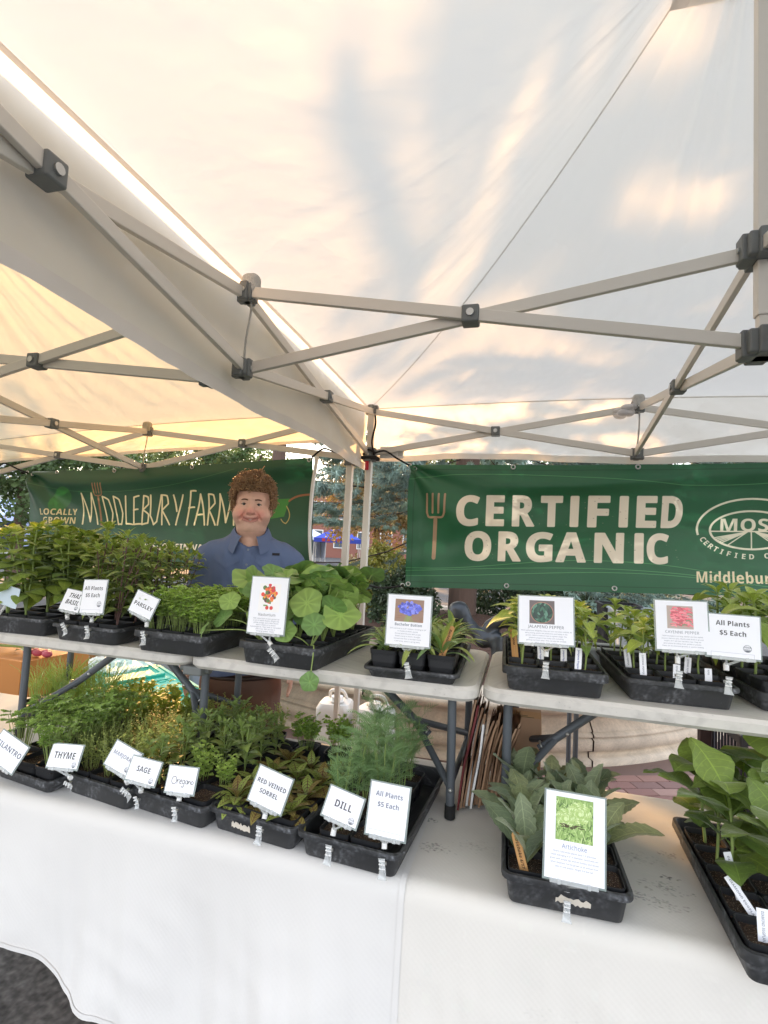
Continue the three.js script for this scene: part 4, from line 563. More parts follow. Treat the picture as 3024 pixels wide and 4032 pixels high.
{ const q = (k, x, z) => potTop(k, x, z).toArray();
  plantTag('white tag reading Jalapeno Pepper in the front right pot of the jalapeno tray', ...q('jal', 0.062, 0.245), 0.018, 0.072, jalT, -0.1, -0.05);
  plantTag('white tag low behind the left bar of the jalapeno sign', ...q('jal', -0.03, 0.15), 0.018, 0.06, jalT, -0.1, 0.05); plantTag('white tag low behind the right bar of the jalapeno sign', ...q('jal', 0.035, 0.15), 0.018, 0.05, jalT);
  plantTag('white tag in the front left pot of the cayenne tray', ...q('cay', -0.088, 0.235), 0.018, 0.068, cayT, -0.1, 0.03); plantTag('white tag left of the cayenne sign clip', ...q('cay', -0.005, 0.235), 0.018, 0.045, pepT, -0.1, -0.05);
  plantTag('white tag left of the right price sign clip', ...q('cay', 0.075, 0.235), 0.018, 0.042, pepT, -0.1, 0); plantTag('white tag behind the right bar of the cayenne sign', ...q('cay', 0.045, 0.16), 0.018, 0.055, cayT, -0.1, -0.1);
  plantTag('white tag standing at the back of the cayenne tray left corner', ...q('cay', -0.10, 0.12), 0.018, 0.07, cayT, -0.1, 0.12); plantTag('white tag in the pepper pot at the right picture edge', ...q('pepr', -0.085, 0.24), 0.02, 0.08, pepT, -0.1, -0.1);
  plantTag('slanted white tag farthest back of the three eggplant tags', ...q('egg', -0.085, 0.09), 0.017, 0.092, eggT, -0.35, 0.12, 0.25); plantTag('white tag leaning left in the middle of the eggplant tray', ...q('egg', -0.075, 0.15), 0.017, 0.082, eggT, -0.6, 0.5, 0.25); plantTag('upright white tag nearest the front of the eggplant tray', ...q('egg', -0.088, 0.222), 0.022, 0.058, eggT, -0.25, -0.06, 0.1);
}
function stake(label, pos, h, rx, rz, words) {
  const t = thing('wooden_stake', label, 'plant stake', pos), w = 0.019, tex = canvasTex(64, 320, (g, W, H) => { g.fillStyle = '#c99a6a'; g.fillRect(0, 0, W, H); const R = rng(words.length); for (let i = 0; i < 60; i++) { g.fillStyle = `rgba(${150 + R() * 60 | 0},${105 + R() * 50 | 0},70,0.25)`; g.fillRect(R() * W, 0, 1 + R() * 3, H); } g.fillStyle = '#22160e'; g.translate(W / 2 - 12, 34); g.rotate(Math.PI / 2); g.font = 'italic bold 34px sans-serif'; g.fillText(words, 0, 0); });
  const s = new THREE.Shape(); s.moveTo(-w / 2, 0); s.lineTo(w / 2, 0); s.lineTo(w / 2, h - 0.008); s.quadraticCurveTo(w / 2, h, 0, h); s.quadraticCurveTo(-w / 2, h, -w / 2, h - 0.008); const g = new THREE.ExtrudeGeometry(s, { depth: 0.0018, bevelEnabled: false }); const p = g.attributes.position, uv = g.attributes.uv; for (let i = 0; i < p.count; i++) uv.setXY(i, p.getX(i) / w + 0.5, p.getY(i) / h);
  part('stick', g.rotateX(rx).rotateZ(rz), std({ map: tex, roughness: 0.85 }), t);
}
stake('wooden stake with hand-written Artichoke in the front left artichoke pot', inTray('arti', -0.088, 0.055, 0.235).toArray(), 0.088, -0.25, 0.32, 'Artichoke 4/17');
stake('wooden stake with hand-written Bachelor Button in the bachelor button tray', inTray('bach', 0.085, 0.07, 0.22).toArray(), 0.095, -0.1, -0.28, 'Bachelor Button');
stake('wooden stake half hidden behind jalapeno leaves left of the sign', inTray('jal', -0.105, 0.07, 0.15).toArray(), 0.085, -0.1, 0.12, 'Jalapeno');

// ---------------------------------------------------------------- leaves
const PROF = { ovate: (t) => Math.pow(Math.sin(Math.PI * Math.pow(t, 0.72)), 0.85), lance: (t) => Math.pow(Math.sin(Math.PI * Math.pow(t, 0.8)), 1.0), strap: (t) => Math.pow(Math.sin(Math.PI * Math.min(1, 0.12 + t * 0.88)), 0.45) * (0.55 + 0.45 * Math.sin(t * 2.2)), spoon: (t) => Math.pow(Math.sin(Math.PI * Math.pow(t, 1.35)), 0.75) };
function blade(L, W, o = {}) { // grows along +z from the origin, upper side up
  const n = o.n ?? 7, pet = o.pet ?? 0.12, prof = PROF[o.shape ?? 'ovate'], p = [], uv = [], ix = [], R = rng(o.seed ?? 1), cols = o.cols ?? 4; let a = o.a0 ?? 0.15, y = 0, z = 0; const ph = R() * 6;
  for (let i = 0; i <= n; i++) {
    const t = i / n; if (i) { const d = L / n; z += Math.cos(a) * d; y += Math.sin(a) * d; a -= (o.droop ?? 0.9) / n; }
    const tt = clamp((t - pet) / (1 - pet)); let hw = t <= pet ? 0.0016 : Math.max(0.0006, W / 2 * prof(tt)); if (o.teeth && i && i < n) hw *= i % 2 ? 1 + o.teeth * 0.4 : 1 - o.teeth; if (o.wave) hw *= 1 + o.wave * Math.sin(tt * 11 + ph);
    for (let j = 0; j <= cols; j++) { const s = (j / cols - 0.5) * 2, as = Math.abs(s); p.push(s * hw * Math.cos((o.fold ?? 0.35) * as), y + as * hw * Math.sin(o.fold ?? 0.35) - as * as * hw * (o.cup ?? 0) + (o.ruf ?? 0) * W * as * Math.sin(t * 13 + ph + s * 2), z); uv.push(s * 0.5 + 0.5, 1 - t); }
  }
  for (let i = 0; i < n; i++) for (let j = 0; j < cols; j++) { const q = i * (cols + 1) + j; ix.push(q, q + cols + 1, q + 1, q + 1, q + cols + 1, q + cols + 2); }
  const g = new THREE.BufferGeometry(); g.setAttribute('position', new THREE.Float32BufferAttribute(p, 3)); g.setAttribute('uv', new THREE.Float32BufferAttribute(uv, 2)); g.setIndex(ix); g.computeVertexNormals(); return g;
}
function disc(r, seed) { // round shield leaf of a nasturtium: ten pale veins from the centre are its own colour
  const R = rng(seed), nr = 4, ns = 27, p = [], col = [], ix = [], ph = R() * 6, lobes = 5 + (R() * 3 | 0);
  for (let i = 0; i <= nr; i++) for (let j = 0; j < ns; j++) { const a = j / ns * Math.PI * 2, f = i / nr, rr = r * f * (1 + 0.06 * f * Math.sin(a * lobes + ph) + 0.05 * Math.sin(a + ph)); p.push(Math.sin(a) * rr, r * (0.10 * (1 - (1 - f) ** 2) + 0.10 * f * f * Math.sin(a * 2 + ph) + 0.05 * f * f * Math.sin(a * lobes)), Math.cos(a) * rr); const v = j % 3 === 0 ? 1.45 - 0.3 * f : i === 0 ? 1.6 : 0.92 + 0.12 * R(); col.push(v, v, v * 0.95); }
  for (let i = 0; i < nr; i++) for (let j = 0; j < ns; j++) { const a = i * ns + j, b = i * ns + (j + 1) % ns; ix.push(a, a + ns, b, b, a + ns, b + ns); }
  const g = new THREE.BufferGeometry(); g.setAttribute('position', new THREE.Float32BufferAttribute(p, 3)); g.setAttribute('color', new THREE.Float32BufferAttribute(col, 3)); g.setIndex(ix); g.computeVertexNormals(); return g;
}
function addLeaf(parent, geo, mat, pos, az, elev, roll = 0, s = 1) { const m = part('leaf', geo, mat, parent); m.position.copy(pos); m.rotation.set(-elev, az, roll, 'YXZ'); m.scale.setScalar(s); return m; }
const pick = (R, a) => a[Math.floor(R() * a.length)];
const protoGroup = (name, label, cat) => { const g = new THREE.Group(); g.name = name; g.userData = { label, category: cat }; return g; };
function place(protos, what, label, group, spots, R, o = {}) {
  spots.forEach((s, i) => { const p = protos[i % protos.length]; const q = s.p ?? s, k = (o.s0 ?? 0.92) + R() * (o.ds ?? 0.18); const c = p.clone(); c.name = numbered(p.name); c.userData = { label: s.r === undefined ? label + (s.nth ?? '') : label + ', ' + ROW[s.r] + ' row, ' + COL[s.c], category: p.userData.category, group }; scene.add(c); c.position.copy(q); c.rotation.y = R() * 6.28; c.scale.setScalar(k * (s.k ?? 1)); });
}
const RP = rng(77);
const upright = (seed, o) => { // basil, thai basil, pepper: stems with pairs of leaves at the nodes
  const R = rng(seed), g = protoGroup(o.name, '', 'plant'), stems = [];
  for (let s = 0; s < o.stems; s++) {
    const lean = s ? 0.10 + R() * 0.16 : R() * 0.06, az = R() * 6.28, h = o.h * (s ? 0.72 + R() * 0.28 : 1), pts = [];
    for (let k = 0; k <= 4; k++) { const t = k / 4; pts.push(V(Math.sin(az) * lean * h * t * (0.5 + t * 0.7) + (R() - 0.5) * 0.006, h * t, Math.cos(az) * lean * h * t * (0.5 + t * 0.7) + (R() - 0.5) * 0.006)); }
    const cv = new THREE.CatmullRomCurve3(pts); stems.push(new THREE.TubeGeometry(cv, 8, o.sr * (s ? 0.8 : 1), 5));
    let ang = R() * 6; const nodes = o.nodes;
    for (let k = 0; k < nodes; k++) { const t = lerp(o.from ?? 0.25, 1, k / (nodes - 1)), pt = cv.getPoint(Math.min(1, t)); ang += Math.PI / 2 + (R() - 0.5) * 0.5; const sz = (k === nodes - 1 ? 0.55 : k === nodes - 2 ? 0.85 : 1) * (0.8 + R() * 0.4) * (t < 0.5 ? 0.9 : 1); const elev = lerp(o.e0, o.e1, t) + (R() - 0.5) * 0.5; for (let q = 0; q < (o.per ?? 2); q++) addLeaf(g, pick(R, o.leaves), k >= nodes - 2 ? o.mats[2] : pick(R, o.mats), pt, ang + q * Math.PI * 2 / (o.per ?? 2) + (R() - 0.5) * 0.4, elev + (R() - 0.5) * 0.3, (R() - 0.5) * 0.6, sz); }
    for (let q = 0; q < 4; q++) addLeaf(g, o.leaves[0], o.mats[2], cv.getPoint(1), q * 1.57 + R(), 0.7 + R() * 0.4, 0, 0.45 + R() * 0.2);
  }
  part('stem', merge(stems), o.stemMat ?? M.stemG, g); return g;
};
const vary = (n, f) => Array.from({ length: n }, (_, i) => f(i));
{
  const bl = vary(4, (i) => blade(0.086, 0.056, { seed: i + 1, droop: 1.1 + i * 0.2, fold: 0.3, cup: 0.35, a0: 0.3, n: 7, pet: 0.16 }));
  const pr = vary(4, (i) => upright(i + 5, { name: 'basil_plant', stems: 4, h: 0.30, nodes: 7, sr: 0.0032, from: 0.28, e0: -0.1, e1: 0.35, leaves: bl, mats: M.basil }));
  place(pr, '', 'basil plant with broad cupped leaves in the leftmost tray', 'basil plants in the leftmost upper tray', pots('basil', 'basil', 5, 3, 0.062).filter((s) => s.r > 0 || s.c < 2), RP, { s0: 0.95, ds: 0.2 });
  const tl = vary(4, (i) => blade(0.076, 0.029, { seed: i + 11, droop: 0.8 + i * 0.25, fold: 0.35, a0: 0.3, shape: 'lance', pet: 0.18 }));
  const tp = vary(4, (i) => upright(i + 25, { name: 'thai_basil_plant', stems: 4, h: 0.285, nodes: 8, sr: 0.0024, from: 0.2, e0: -0.1, e1: 0.4, leaves: tl, mats: M.thai, stemMat: M.stemP }));
  place(tp, '', 'Thai basil plant with narrow leaves and purplish stems', 'Thai basil plants behind the left price sign', pots('thai', 'Thai basil', 5, 3, 0.062).filter((s) => s.r > 0 || s.c === 2), RP, { s0: 0.9, ds: 0.25 });
  const pl = vary(4, (i) => blade(0.095, 0.038, { seed: i + 31, droop: 1.3 + i * 0.2, fold: 0.3, a0: 0.35, shape: 'lance', pet: 0.2, ruf: 0.03 }));
  const pp = vary(4, (i) => upright(i + 45, { name: 'pepper_plant', stems: 1, h: 0.15, nodes: 6, sr: 0.0028, from: 0.45, e0: 0.1, e1: 0.3, leaves: pl, mats: M.pepper }));
  place(pp, '', 'young jalapeno plant with drooping pointed leaves', 'jalapeno plants in their tray', pots('jal', 'jalapeno', 5, 3, 0.066).filter((s) => !(s.r === 0 && s.c === 1)), RP, { s0: 0.9, ds: 0.25 });
  place(pp, '', 'young cayenne plant with pointed leaves', 'cayenne plants in their tray', pots('cay', 'cayenne', 5, 3, 0.062).filter((s) => s.r > 0 || s.c === 0), RP, { s0: 0.88, ds: 0.22 });
  place(pp, '', 'tall dense pepper plant at the right picture edge', 'pepper plants at the right picture edge', [...pots('pepr', 'peppers at the right edge', 5, 3, 0.07)], RP, { s0: 1.25, ds: 0.3 });
}
{ // nasturtium
  const dl = vary(5, (i) => disc(0.034 + i * 0.004, i + 3));
  const pr = vary(4, (i) => { const R = rng(i + 91), g = protoGroup('nasturtium_plant', '', 'plant'), st = []; for (let k = 0; k < 9; k++) { const az = R() * 6.28, out = 0.02 + R() * 0.075, h = 0.075 + R() * 0.115, tip = V(Math.sin(az) * out, h, Math.cos(az) * out); st.push(tube([V(0, 0, 0), V(tip.x * 0.25, h * 0.35, tip.z * 0.25), V(tip.x * 0.6, h * 0.75, tip.z * 0.6), tip], 0.0019, 8, 5)); const m = part('leaf', pick(R, dl), pick(R, M.nast), g); m.position.copy(tip); m.rotation.set(0.25 + R() * 0.75, 0.35 + (R() - 0.5) * 2.2, 0, 'YXZ'); m.scale.setScalar(0.75 + R() * 0.5); } part('stem', merge(st), M.stemG, g); return g; });
  const spots = pots('nast', 'nasturtium', 5, 3, 0.066);
  place(pr, '', 'nasturtium plant with round pale-veined leaves', 'nasturtium plants in their tray', spots.filter((s) => s.r > 0), RP, { s0: 0.95, ds: 0.25 });
  const R = rng(17);
  const trail = (label, spot, tips) => { const g = thing('nasturtium_plant', label, 'plant', spot.toArray()), st = []; tips.forEach(([mid, tip, rx, ry, s], i) => { const a = V(...mid).sub(spot), b = V(...tip).sub(spot); st.push(tube([V(0, 0, 0), a, b], 0.002, 14, 5)); const m = part('leaf', dl[i % 5], pick(R, M.nast), g); m.position.copy(b); m.rotation.set(rx, ry, 0, 'YXZ'); m.scale.setScalar(s); }); part('stem', merge(st), M.stemG, g); };
  trail('nasturtium plant left of its sign with leaves reaching over the parsley', spots[0].p, [[[0.06, 1.29, 1.38], [-0.03, 1.345, 1.39], 0.9, 0.2, 1.05], [[0.04, 1.28, 1.40], [-0.045, 1.29, 1.40], 0.9, -0.5, 1.0], [[0.06, 1.26, 1.42], [-0.085, 1.253, 1.44], 1.1, -0.9, 0.72], [[0.07, 1.32, 1.37], [0.055, 1.375, 1.36], 0.8, 0.9, 1.1], [[0.05, 1.3, 1.38], [0.02, 1.39, 1.33], 0.5, 0.3, 1.0], [[0.07, 1.29, 1.39], [0.06, 1.305, 1.39], 0.9, 0.3, 0.7]]);
  trail('nasturtium plant with one leaf hanging down over the tray wall', spots[2].p, [[[0.30, 1.24, 1.45], [0.305, 1.142, 1.478], 1.5, 0.2, 0.85], [[0.25, 1.25, 1.42], [0.195, 1.272, 1.435], 1.0, 0.2, 0.95], [[0.28, 1.28, 1.40], [0.285, 1.30, 1.42], 1.05, 0.3, 0.9], [[0.29, 1.3, 1.38], [0.24, 1.36, 1.38], 0.95, 0.1, 1.15], [[0.31, 1.30, 1.37], [0.355, 1.33, 1.38], 0.8, 0.3, 1.2], [[0.28, 1.3, 1.37], [0.31, 1.33, 1.35], 0.7, 0.7, 0.8]]);
}
{ // rosettes: bachelor button, artichoke, sorrel; bushy eggplant
  const rosette = (name, seed, n, leaves, mats, e0, e1, o = {}) => { const R = rng(seed), g = protoGroup(name, '', 'plant'); for (let k = 0; k < n; k++) { const t = k / n; addLeaf(g, pick(R, leaves), pick(R, mats), V(0, 0.004, 0), k * 2.4 + R() * 0.5, lerp(e0, e1, t) + (R() - 0.5) * 0.25, (R() - 0.5) * 0.3, lerp(1, o.inner ?? 0.8, t) * (0.8 + R() * 0.35)); } return g; };
  const bl = vary(4, (i) => blade(0.135, 0.020, { seed: i + 61, droop: 0.9 + i * 0.25, fold: 0.45, a0: 0.2, shape: 'strap', pet: 0.08, n: 8, cols: 2 }));
  place(vary(4, (i) => rosette('bachelor_button_plant', i + 101, 16, bl, M.bach, 0.35, 1.35)), '', 'bachelor button plant with narrow upright leaves', 'bachelor button plants in their tray', pots('bach', 'bachelor button', 5, 3, 0.072), RP, { s0: 0.85, ds: 0.25 });
  const al = vary(4, (i) => blade(0.16, 0.062, { seed: i + 71, droop: 0.5 + i * 0.25, fold: 0.3, a0: 0.25, shape: 'spoon', pet: 0.05, n: 18, teeth: 0.11, ruf: 0.03 }));
  place(vary(4, (i) => rosette('artichoke_plant', i + 121, 8, al, M.arti, 0.75, 1.4)), '', 'artichoke plant with grey-green toothed leaves', 'artichoke plants in their tray', pots('arti', 'artichoke', 5, 3, 0.066).filter((s) => !(s.r === 0 && s.c > 0) && !(s.r === 1 && s.c === 1)), RP, { s0: 0.9, ds: 0.3 });
  const sl = vary(4, (i) => blade(0.085, 0.034, { seed: i + 81, droop: 1.2, fold: 0.25, cup: 0.2, a0: 0.3, pet: 0.2 }));
  place(vary(4, (i) => rosette('red_veined_sorrel_plant', i + 141, 15, sl, M.sorrel, -0.05, 1.2)), '', 'red veined sorrel plant with purple-veined leaves', 'red veined sorrel plants', pots('sorrel', 'red veined sorrel', 4, 3, 0.066, 0.084, (r, c) => false), RP, { s0: 0.85, ds: 0.3 });
  const el = vary(4, (i) => blade(0.15, 0.102, { seed: i + 55, droop: 0.9 + i * 0.3, fold: 0.22, cup: 0.12, a0: 0.35, pet: 0.22, wave: 0.05, n: 10, ruf: 0.045 }));
  const ep = vary(4, (i) => { const R = rng(i + 161), g = protoGroup('eggplant_plant', '', 'plant'); const h = 0.17, cv = new THREE.CatmullRomCurve3([V(0, 0, 0), V(0.006, h * 0.5, 0.004), V(0.0, h, 0)]); for (let k = 0; k < 8; k++) { const t = lerp(0.3, 1, k / 7); addLeaf(g, pick(R, el), pick(R, M.egg), cv.getPoint(t), k * 2.4 + R() * 0.6, lerp(0.05, 0.75, t) + (R() - 0.5) * 0.4, (R() - 0.5) * 0.5, (k < 2 ? 0.75 : 1) * (0.75 + R() * 0.4)); } part('stem', new THREE.TubeGeometry(cv, 6, 0.0036, 6), M.stemG, g); return g; });
  place(ep, '', 'eggplant seedling with broad wavy leaves', 'eggplant plants in the long tray', pots('egg', 'eggplant', 5, 3, 0.064).filter((s) => !(s.r === 0 && s.c === 0) && !(s.r === 1 && s.c === 0)), RP, { s0: 0.95, ds: 0.25 });
}
// fine-leaved herbs: stems and one mass of small leaves per pot
const tinyLeaf = (L, W) => { const g = new THREE.BufferGeometry(); g.setAttribute('position', new THREE.Float32BufferAttribute([0, 0, 0, W / 2, L * 0.12, L * 0.5, -W / 2, L * 0.12, L * 0.5, 0, -L * 0.02, L, 0, L * 0.03, L * 0.5], 3)); g.setIndex([0, 1, 4, 1, 3, 4, 3, 2, 4, 2, 0, 4]); g.computeVertexNormals(); return g; };
const lobed = (r, n = 3) => { const l = []; for (let k = 0; k < n; k++) { const a = (k - (n - 1) / 2) * 0.95, p = [0, 0, 0], ix = [], m = 7; for (let i = 0; i <= m; i++) { const b = a + (i / m - 0.5) * 0.85, rr = r * (i % 2 ? 1 : 0.74) * (1 - 0.1 * Math.abs(i - m / 2)); p.push(Math.sin(b) * rr, 0.12 * r * Math.sin(i * 2.1), Math.cos(b) * rr); } for (let i = 1; i <= m; i++) ix.push(0, i + 1, i); const g = new THREE.BufferGeometry(); g.setAttribute('position', new THREE.Float32BufferAttribute(p, 3)); g.setIndex(ix); g.computeVertexNormals(); l.push(g); } return merge(l); };
const D0 = new THREE.Object3D();
const atPose = (g, p, az, el, ro, s) => { D0.position.copy(p); D0.rotation.set(-el, az, ro, 'YXZ'); D0.scale.setScalar(s); D0.updateMatrix(); return g.clone().applyMatrix4(D0.matrix); };
function tuft(name, seed, o) {
  const R = rng(seed), g = protoGroup(name, '', 'plant'), st = [], lv = [];
  for (let s = 0; s < o.stems; s++) {
    const az = R() * 6.28, sp = Math.sqrt(R()) * o.spread, h = o.h * (0.6 + R() * 0.4), b = V(Math.sin(az) * sp * 0.5, 0, Math.cos(az) * sp * 0.5), tip = V(Math.sin(az) * sp * (1 + h * 1.2), h, Math.cos(az) * sp * (1 + h * 1.2)), cv = new THREE.CatmullRomCurve3([b, b.clone().lerp(tip, 0.5).add(V((R() - 0.5) * 0.012, 0.006, (R() - 0.5) * 0.012)), tip]);
    st.push(new THREE.TubeGeometry(cv, 3, o.sr, 3));
    for (let k = 0; k < o.per; k++) { const t = o.top ? 1 : lerp(o.from ?? 0.2, 1, k / (o.per - 1 || 1)), p = cv.getPoint(t); lv.push(atPose(pick(R, o.leaf), p, (o.top ? az + (R() - 0.5) * 1.6 : k * (o.spin ?? 1.57) + R() * 0.6), (o.e ?? 0.35) + (R() - 0.5) * 0.7, (R() - 0.5) * 0.6, 0.7 + R() * 0.6)); }
  }
  part('foliage', merge(lv), o.mat, g, true); part('stems', merge(st), o.stemMat ?? o.mat, g, true); return g;
}
{
  const tl = [tinyLeaf(0.008, 0.0048)], ml = [tinyLeaf(0.013, 0.0085)], ol = [tinyLeaf(0.019, 0.014)], sgl = vary(3, (i) => blade(0.06, 0.023, { seed: i + 41, droop: 0.8 + 0.3 * i, fold: 0.25, a0: 0.3, pet: 0.28, n: 5, cols: 2 })), mn = [blade(0.034, 0.026, { n: 4, cols: 2, droop: 0.8 }), blade(0.028, 0.022, { n: 4, cols: 2, droop: 1.2 })], cl = [lobed(0.029), lobed(0.024)], prl = [lobed(0.022), lobed(0.017)];
  const kinds = {
    thyme: vary(3, (i) => tuft('thyme_plant', i + 201, { stems: 26, spread: 0.044, h: 0.115, sr: 0.0007, per: 16, from: 0.25, leaf: tl, mat: M.thyme })),
    marj: vary(3, (i) => tuft('marjoram_plant', i + 211, { stems: 24, spread: 0.045, h: 0.125, sr: 0.0008, per: 12, from: 0.25, leaf: ml, mat: M.marj })),
    oreg: vary(3, (i) => tuft('oregano_plant', i + 221, { stems: 16, spread: 0.046, h: 0.12, sr: 0.0009, per: 12, from: 0.2, leaf: ol, mat: M.oreg })),
    mint: vary(3, (i) => tuft('mint_plant', i + 231, { stems: 15, spread: 0.05, h: 0.15, sr: 0.0012, per: 10, from: 0.2, leaf: mn, mat: M.mint })),
    cil: vary(3, (i) => tuft('cilantro_plant', i + 241, { stems: 34, spread: 0.05, h: 0.15, sr: 0.001, per: 2, top: true, e: 0.1, leaf: cl, mat: M.cil, stemMat: M.stemG })),
    pars: vary(3, (i) => tuft('parsley_plant', i + 251, { stems: 34, spread: 0.052, h: 0.14, sr: 0.0008, per: 5, from: 0.5, e: 0.2, spin: 2.4, leaf: prl, mat: M.parsley, stemMat: M.stemG })),
  };
  const chive = (seed) => { const R = rng(seed), g = protoGroup('chive_plant', '', 'plant'), l = []; for (let k = 0; k < 60; k++) { const az = R() * 6.28, sp = R() * 0.03, h = 0.15 + R() * 0.15, f = 0.15 + R() * 0.5; const a = V(Math.sin(az) * sp, 0, Math.cos(az) * sp), b = V(Math.sin(az) * (sp + h * f * 0.25), h * 0.6, Math.cos(az) * (sp + h * f * 0.25)), c = V(Math.sin(az) * (sp + h * f * 0.8), h * (1 - f * 0.25), Math.cos(az) * (sp + h * f * 0.8)); l.push(new THREE.TubeGeometry(new THREE.CatmullRomCurve3([a, b, c]), 5, 0.0012, 3)); } part('leaves', merge(l), M.chive, g, true); return g; };
  const frond = (seed, L) => { const R = rng(seed), l = [], cv = new THREE.CatmullRomCurve3([V(0, 0, 0), V(0, L * 0.3, L * 0.35), V(0, L * 0.36, L * 0.8)]); l.push(new THREE.TubeGeometry(cv, 4, 0.0008, 3)); const hair = (a, b) => { const d = b.clone().sub(a), n = d.clone().cross(V(0.3, 1, 0.2)).normalize().multiplyScalar(0.0007), g = new THREE.BufferGeometry(); g.setAttribute('position', new THREE.Float32BufferAttribute([...a.clone().add(n).toArray(), ...b.toArray(), ...a.clone().sub(n).toArray()], 3)); g.setIndex([0, 1, 2]); g.computeVertexNormals(); l.push(g); }; for (let k = 1; k < 9; k++) for (const s of [-1, 1]) { const p = cv.getPoint(0.2 + k * 0.088), len = L * 0.30 * (1 - k / 13), e = p.clone().add(V(s * len * 0.8, len * 0.35, len * 0.55)); hair(p, e); for (let q = 1; q < 6; q++) for (const r of [-1, 1]) { const w = p.clone().lerp(e, q / 5.5); hair(w, w.clone().add(V(r * len * 0.16 * (s > 0 ? 1 : 1) + s * len * 0.12, len * (0.18 + R() * 0.2), len * (0.12 + 0.14 * r)))); } } return merge(l); };
  const fr = vary(3, (i) => frond(i + 5, 0.115));
  const dillP = vary(4, (i) => { const R = rng(i + 271), g = protoGroup('dill_plant', '', 'plant'), l = [], st = []; for (let s = 0; s < 6; s++) { const az = R() * 6.28, h = 0.12 + R() * 0.14, tip = V(Math.sin(az) * 0.035, h, Math.cos(az) * 0.035); const cv = new THREE.CatmullRomCurve3([V(Math.sin(az) * 0.008, 0, Math.cos(az) * 0.008), tip.clone().multiplyScalar(0.5), tip]); st.push(new THREE.TubeGeometry(cv, 4, 0.0015, 4)); for (let k = 0; k < 8; k++) l.push(atPose(pick(R, fr), cv.getPoint(0.35 + k / 7 * 0.65), k * 2.4 + R(), (R() - 0.3) * 0.7, 0, 0.55 + R() * 0.5)); } part('foliage', merge(l), M.dill, g, true); part('stems', merge(st), M.stemG, g, true); return g; });
  const sageP = vary(3, (i) => upright(i + 285, { name: 'sage_plant', stems: 4, h: 0.13, nodes: 5, sr: 0.0016, from: 0.2, e0: 0.2, e1: 0.7, leaves: sgl, mats: M.sage, stemMat: M.stemG }));
  const put = (pr, label, group, spots, o) => place(pr, '', label, group, spots, RP, o);
  put(kinds.pars, 'curly parsley plant behind the parsley sign', 'parsley plants on the upper shelf', pots('parsley', 'parsley', 5, 3, 0.066), { s0: 0.9, ds: 0.2 });
  put(kinds.cil, 'cilantro plant behind the cilantro sign', 'cilantro plants', pots('cil', 'cilantro', 4, 3, 0.062, 0.084, (r, c) => false).filter((s) => !(s.r === 0 && s.c === 1)), { s0: 0.9, ds: 0.2 });
  const th = pots('thy', 'thyme and marjoram', 5, 3, 0.064); put(kinds.thyme, 'low thyme plant with tiny leaves', 'thyme plants', th.filter((s) => s.c < 2 && s.r < 4), { s0: 0.95, ds: 0.3 }); put(kinds.marj, 'marjoram plant with small pale leaves', 'marjoram plants', th.filter((s) => s.c === 2 && s.r < 4), { s0: 0.9, ds: 0.25 });
  const sg = pots('sage', 'sage and oregano', 5, 3, 0.064); put(sageP, 'sage plant with long grey-green leaves', 'sage plants', sg.filter((s) => s.r > 1 || s.c === 0), { s0: 0.9, ds: 0.25 }); put(kinds.oreg, 'oregano plant with small round leaves', 'oregano plants', sg.filter((s) => s.r === 1 && s.c > 0), { s0: 0.75, ds: 0.2 });
  put(dillP, 'feathery blue-green dill plant', 'dill plants', pots('dill', 'dill', 5, 2, 0.064, 0.084).filter((s) => s.r > 0 || s.c === 0), { s0: 0.72, ds: 0.28 });
  // second row of pots at the back of the low table, under the left shelf
  const back = (label, group, pr, x0, x1, z, n, rows, o) => { const sp = []; for (let r = 0; r < rows; r++) for (let i = 0; i < n; i++) { const p = V(lerp(x0, x1, n > 1 ? i / (n - 1) : 0), LOT, z - r * 0.095), pot = thing('nursery_pot', 'black pot under the ' + group + ', ' + (rows > 1 ? ROW[r] + ' row, ' : '') + ORD[i] + ' from left', 'pot', p.toArray(), 0.03 * i, 'pots under ' + group); part('pot_body', potProto['0.064:0.084'][0], M.pot, pot); part('soil', potProto['0.064:0.084'][1 + i % 3], M.soil, pot); sp.push({ p: p.clone().setY(LOT + 0.05), nth: ', ' + (rows > 1 ? ROW[r] + ' row, ' : '') + ORD[i] + ' from left' }); } put(pr, label, group, sp, o); };
  back('clump of chives under the left shelf', 'chives under the left shelf', vary(3, (i) => chive(i + 301)), -1.12, -0.76, 1.09, 6, 2, { s0: 0.62, ds: 0.2 });
  back('sunlit mint plant at the back of the low table', 'mint plants at the back', kinds.mint, -0.70, -0.40, 1.09, 5, 2, { s0: 0.68, ds: 0.18 });
  back('sunlit marjoram plant at the back of the low table', 'marjoram plants at the back', kinds.marj, -0.34, 0.0, 1.06, 5, 1, { s0: 0.9, ds: 0.2 });
  back('flat-leaved parsley plant behind the sorrel', 'parsley plants behind the sorrel', kinds.pars, 0.16, 0.28, 1.11, 2, 1, { s0: 0.9, ds: 0.15 });
}
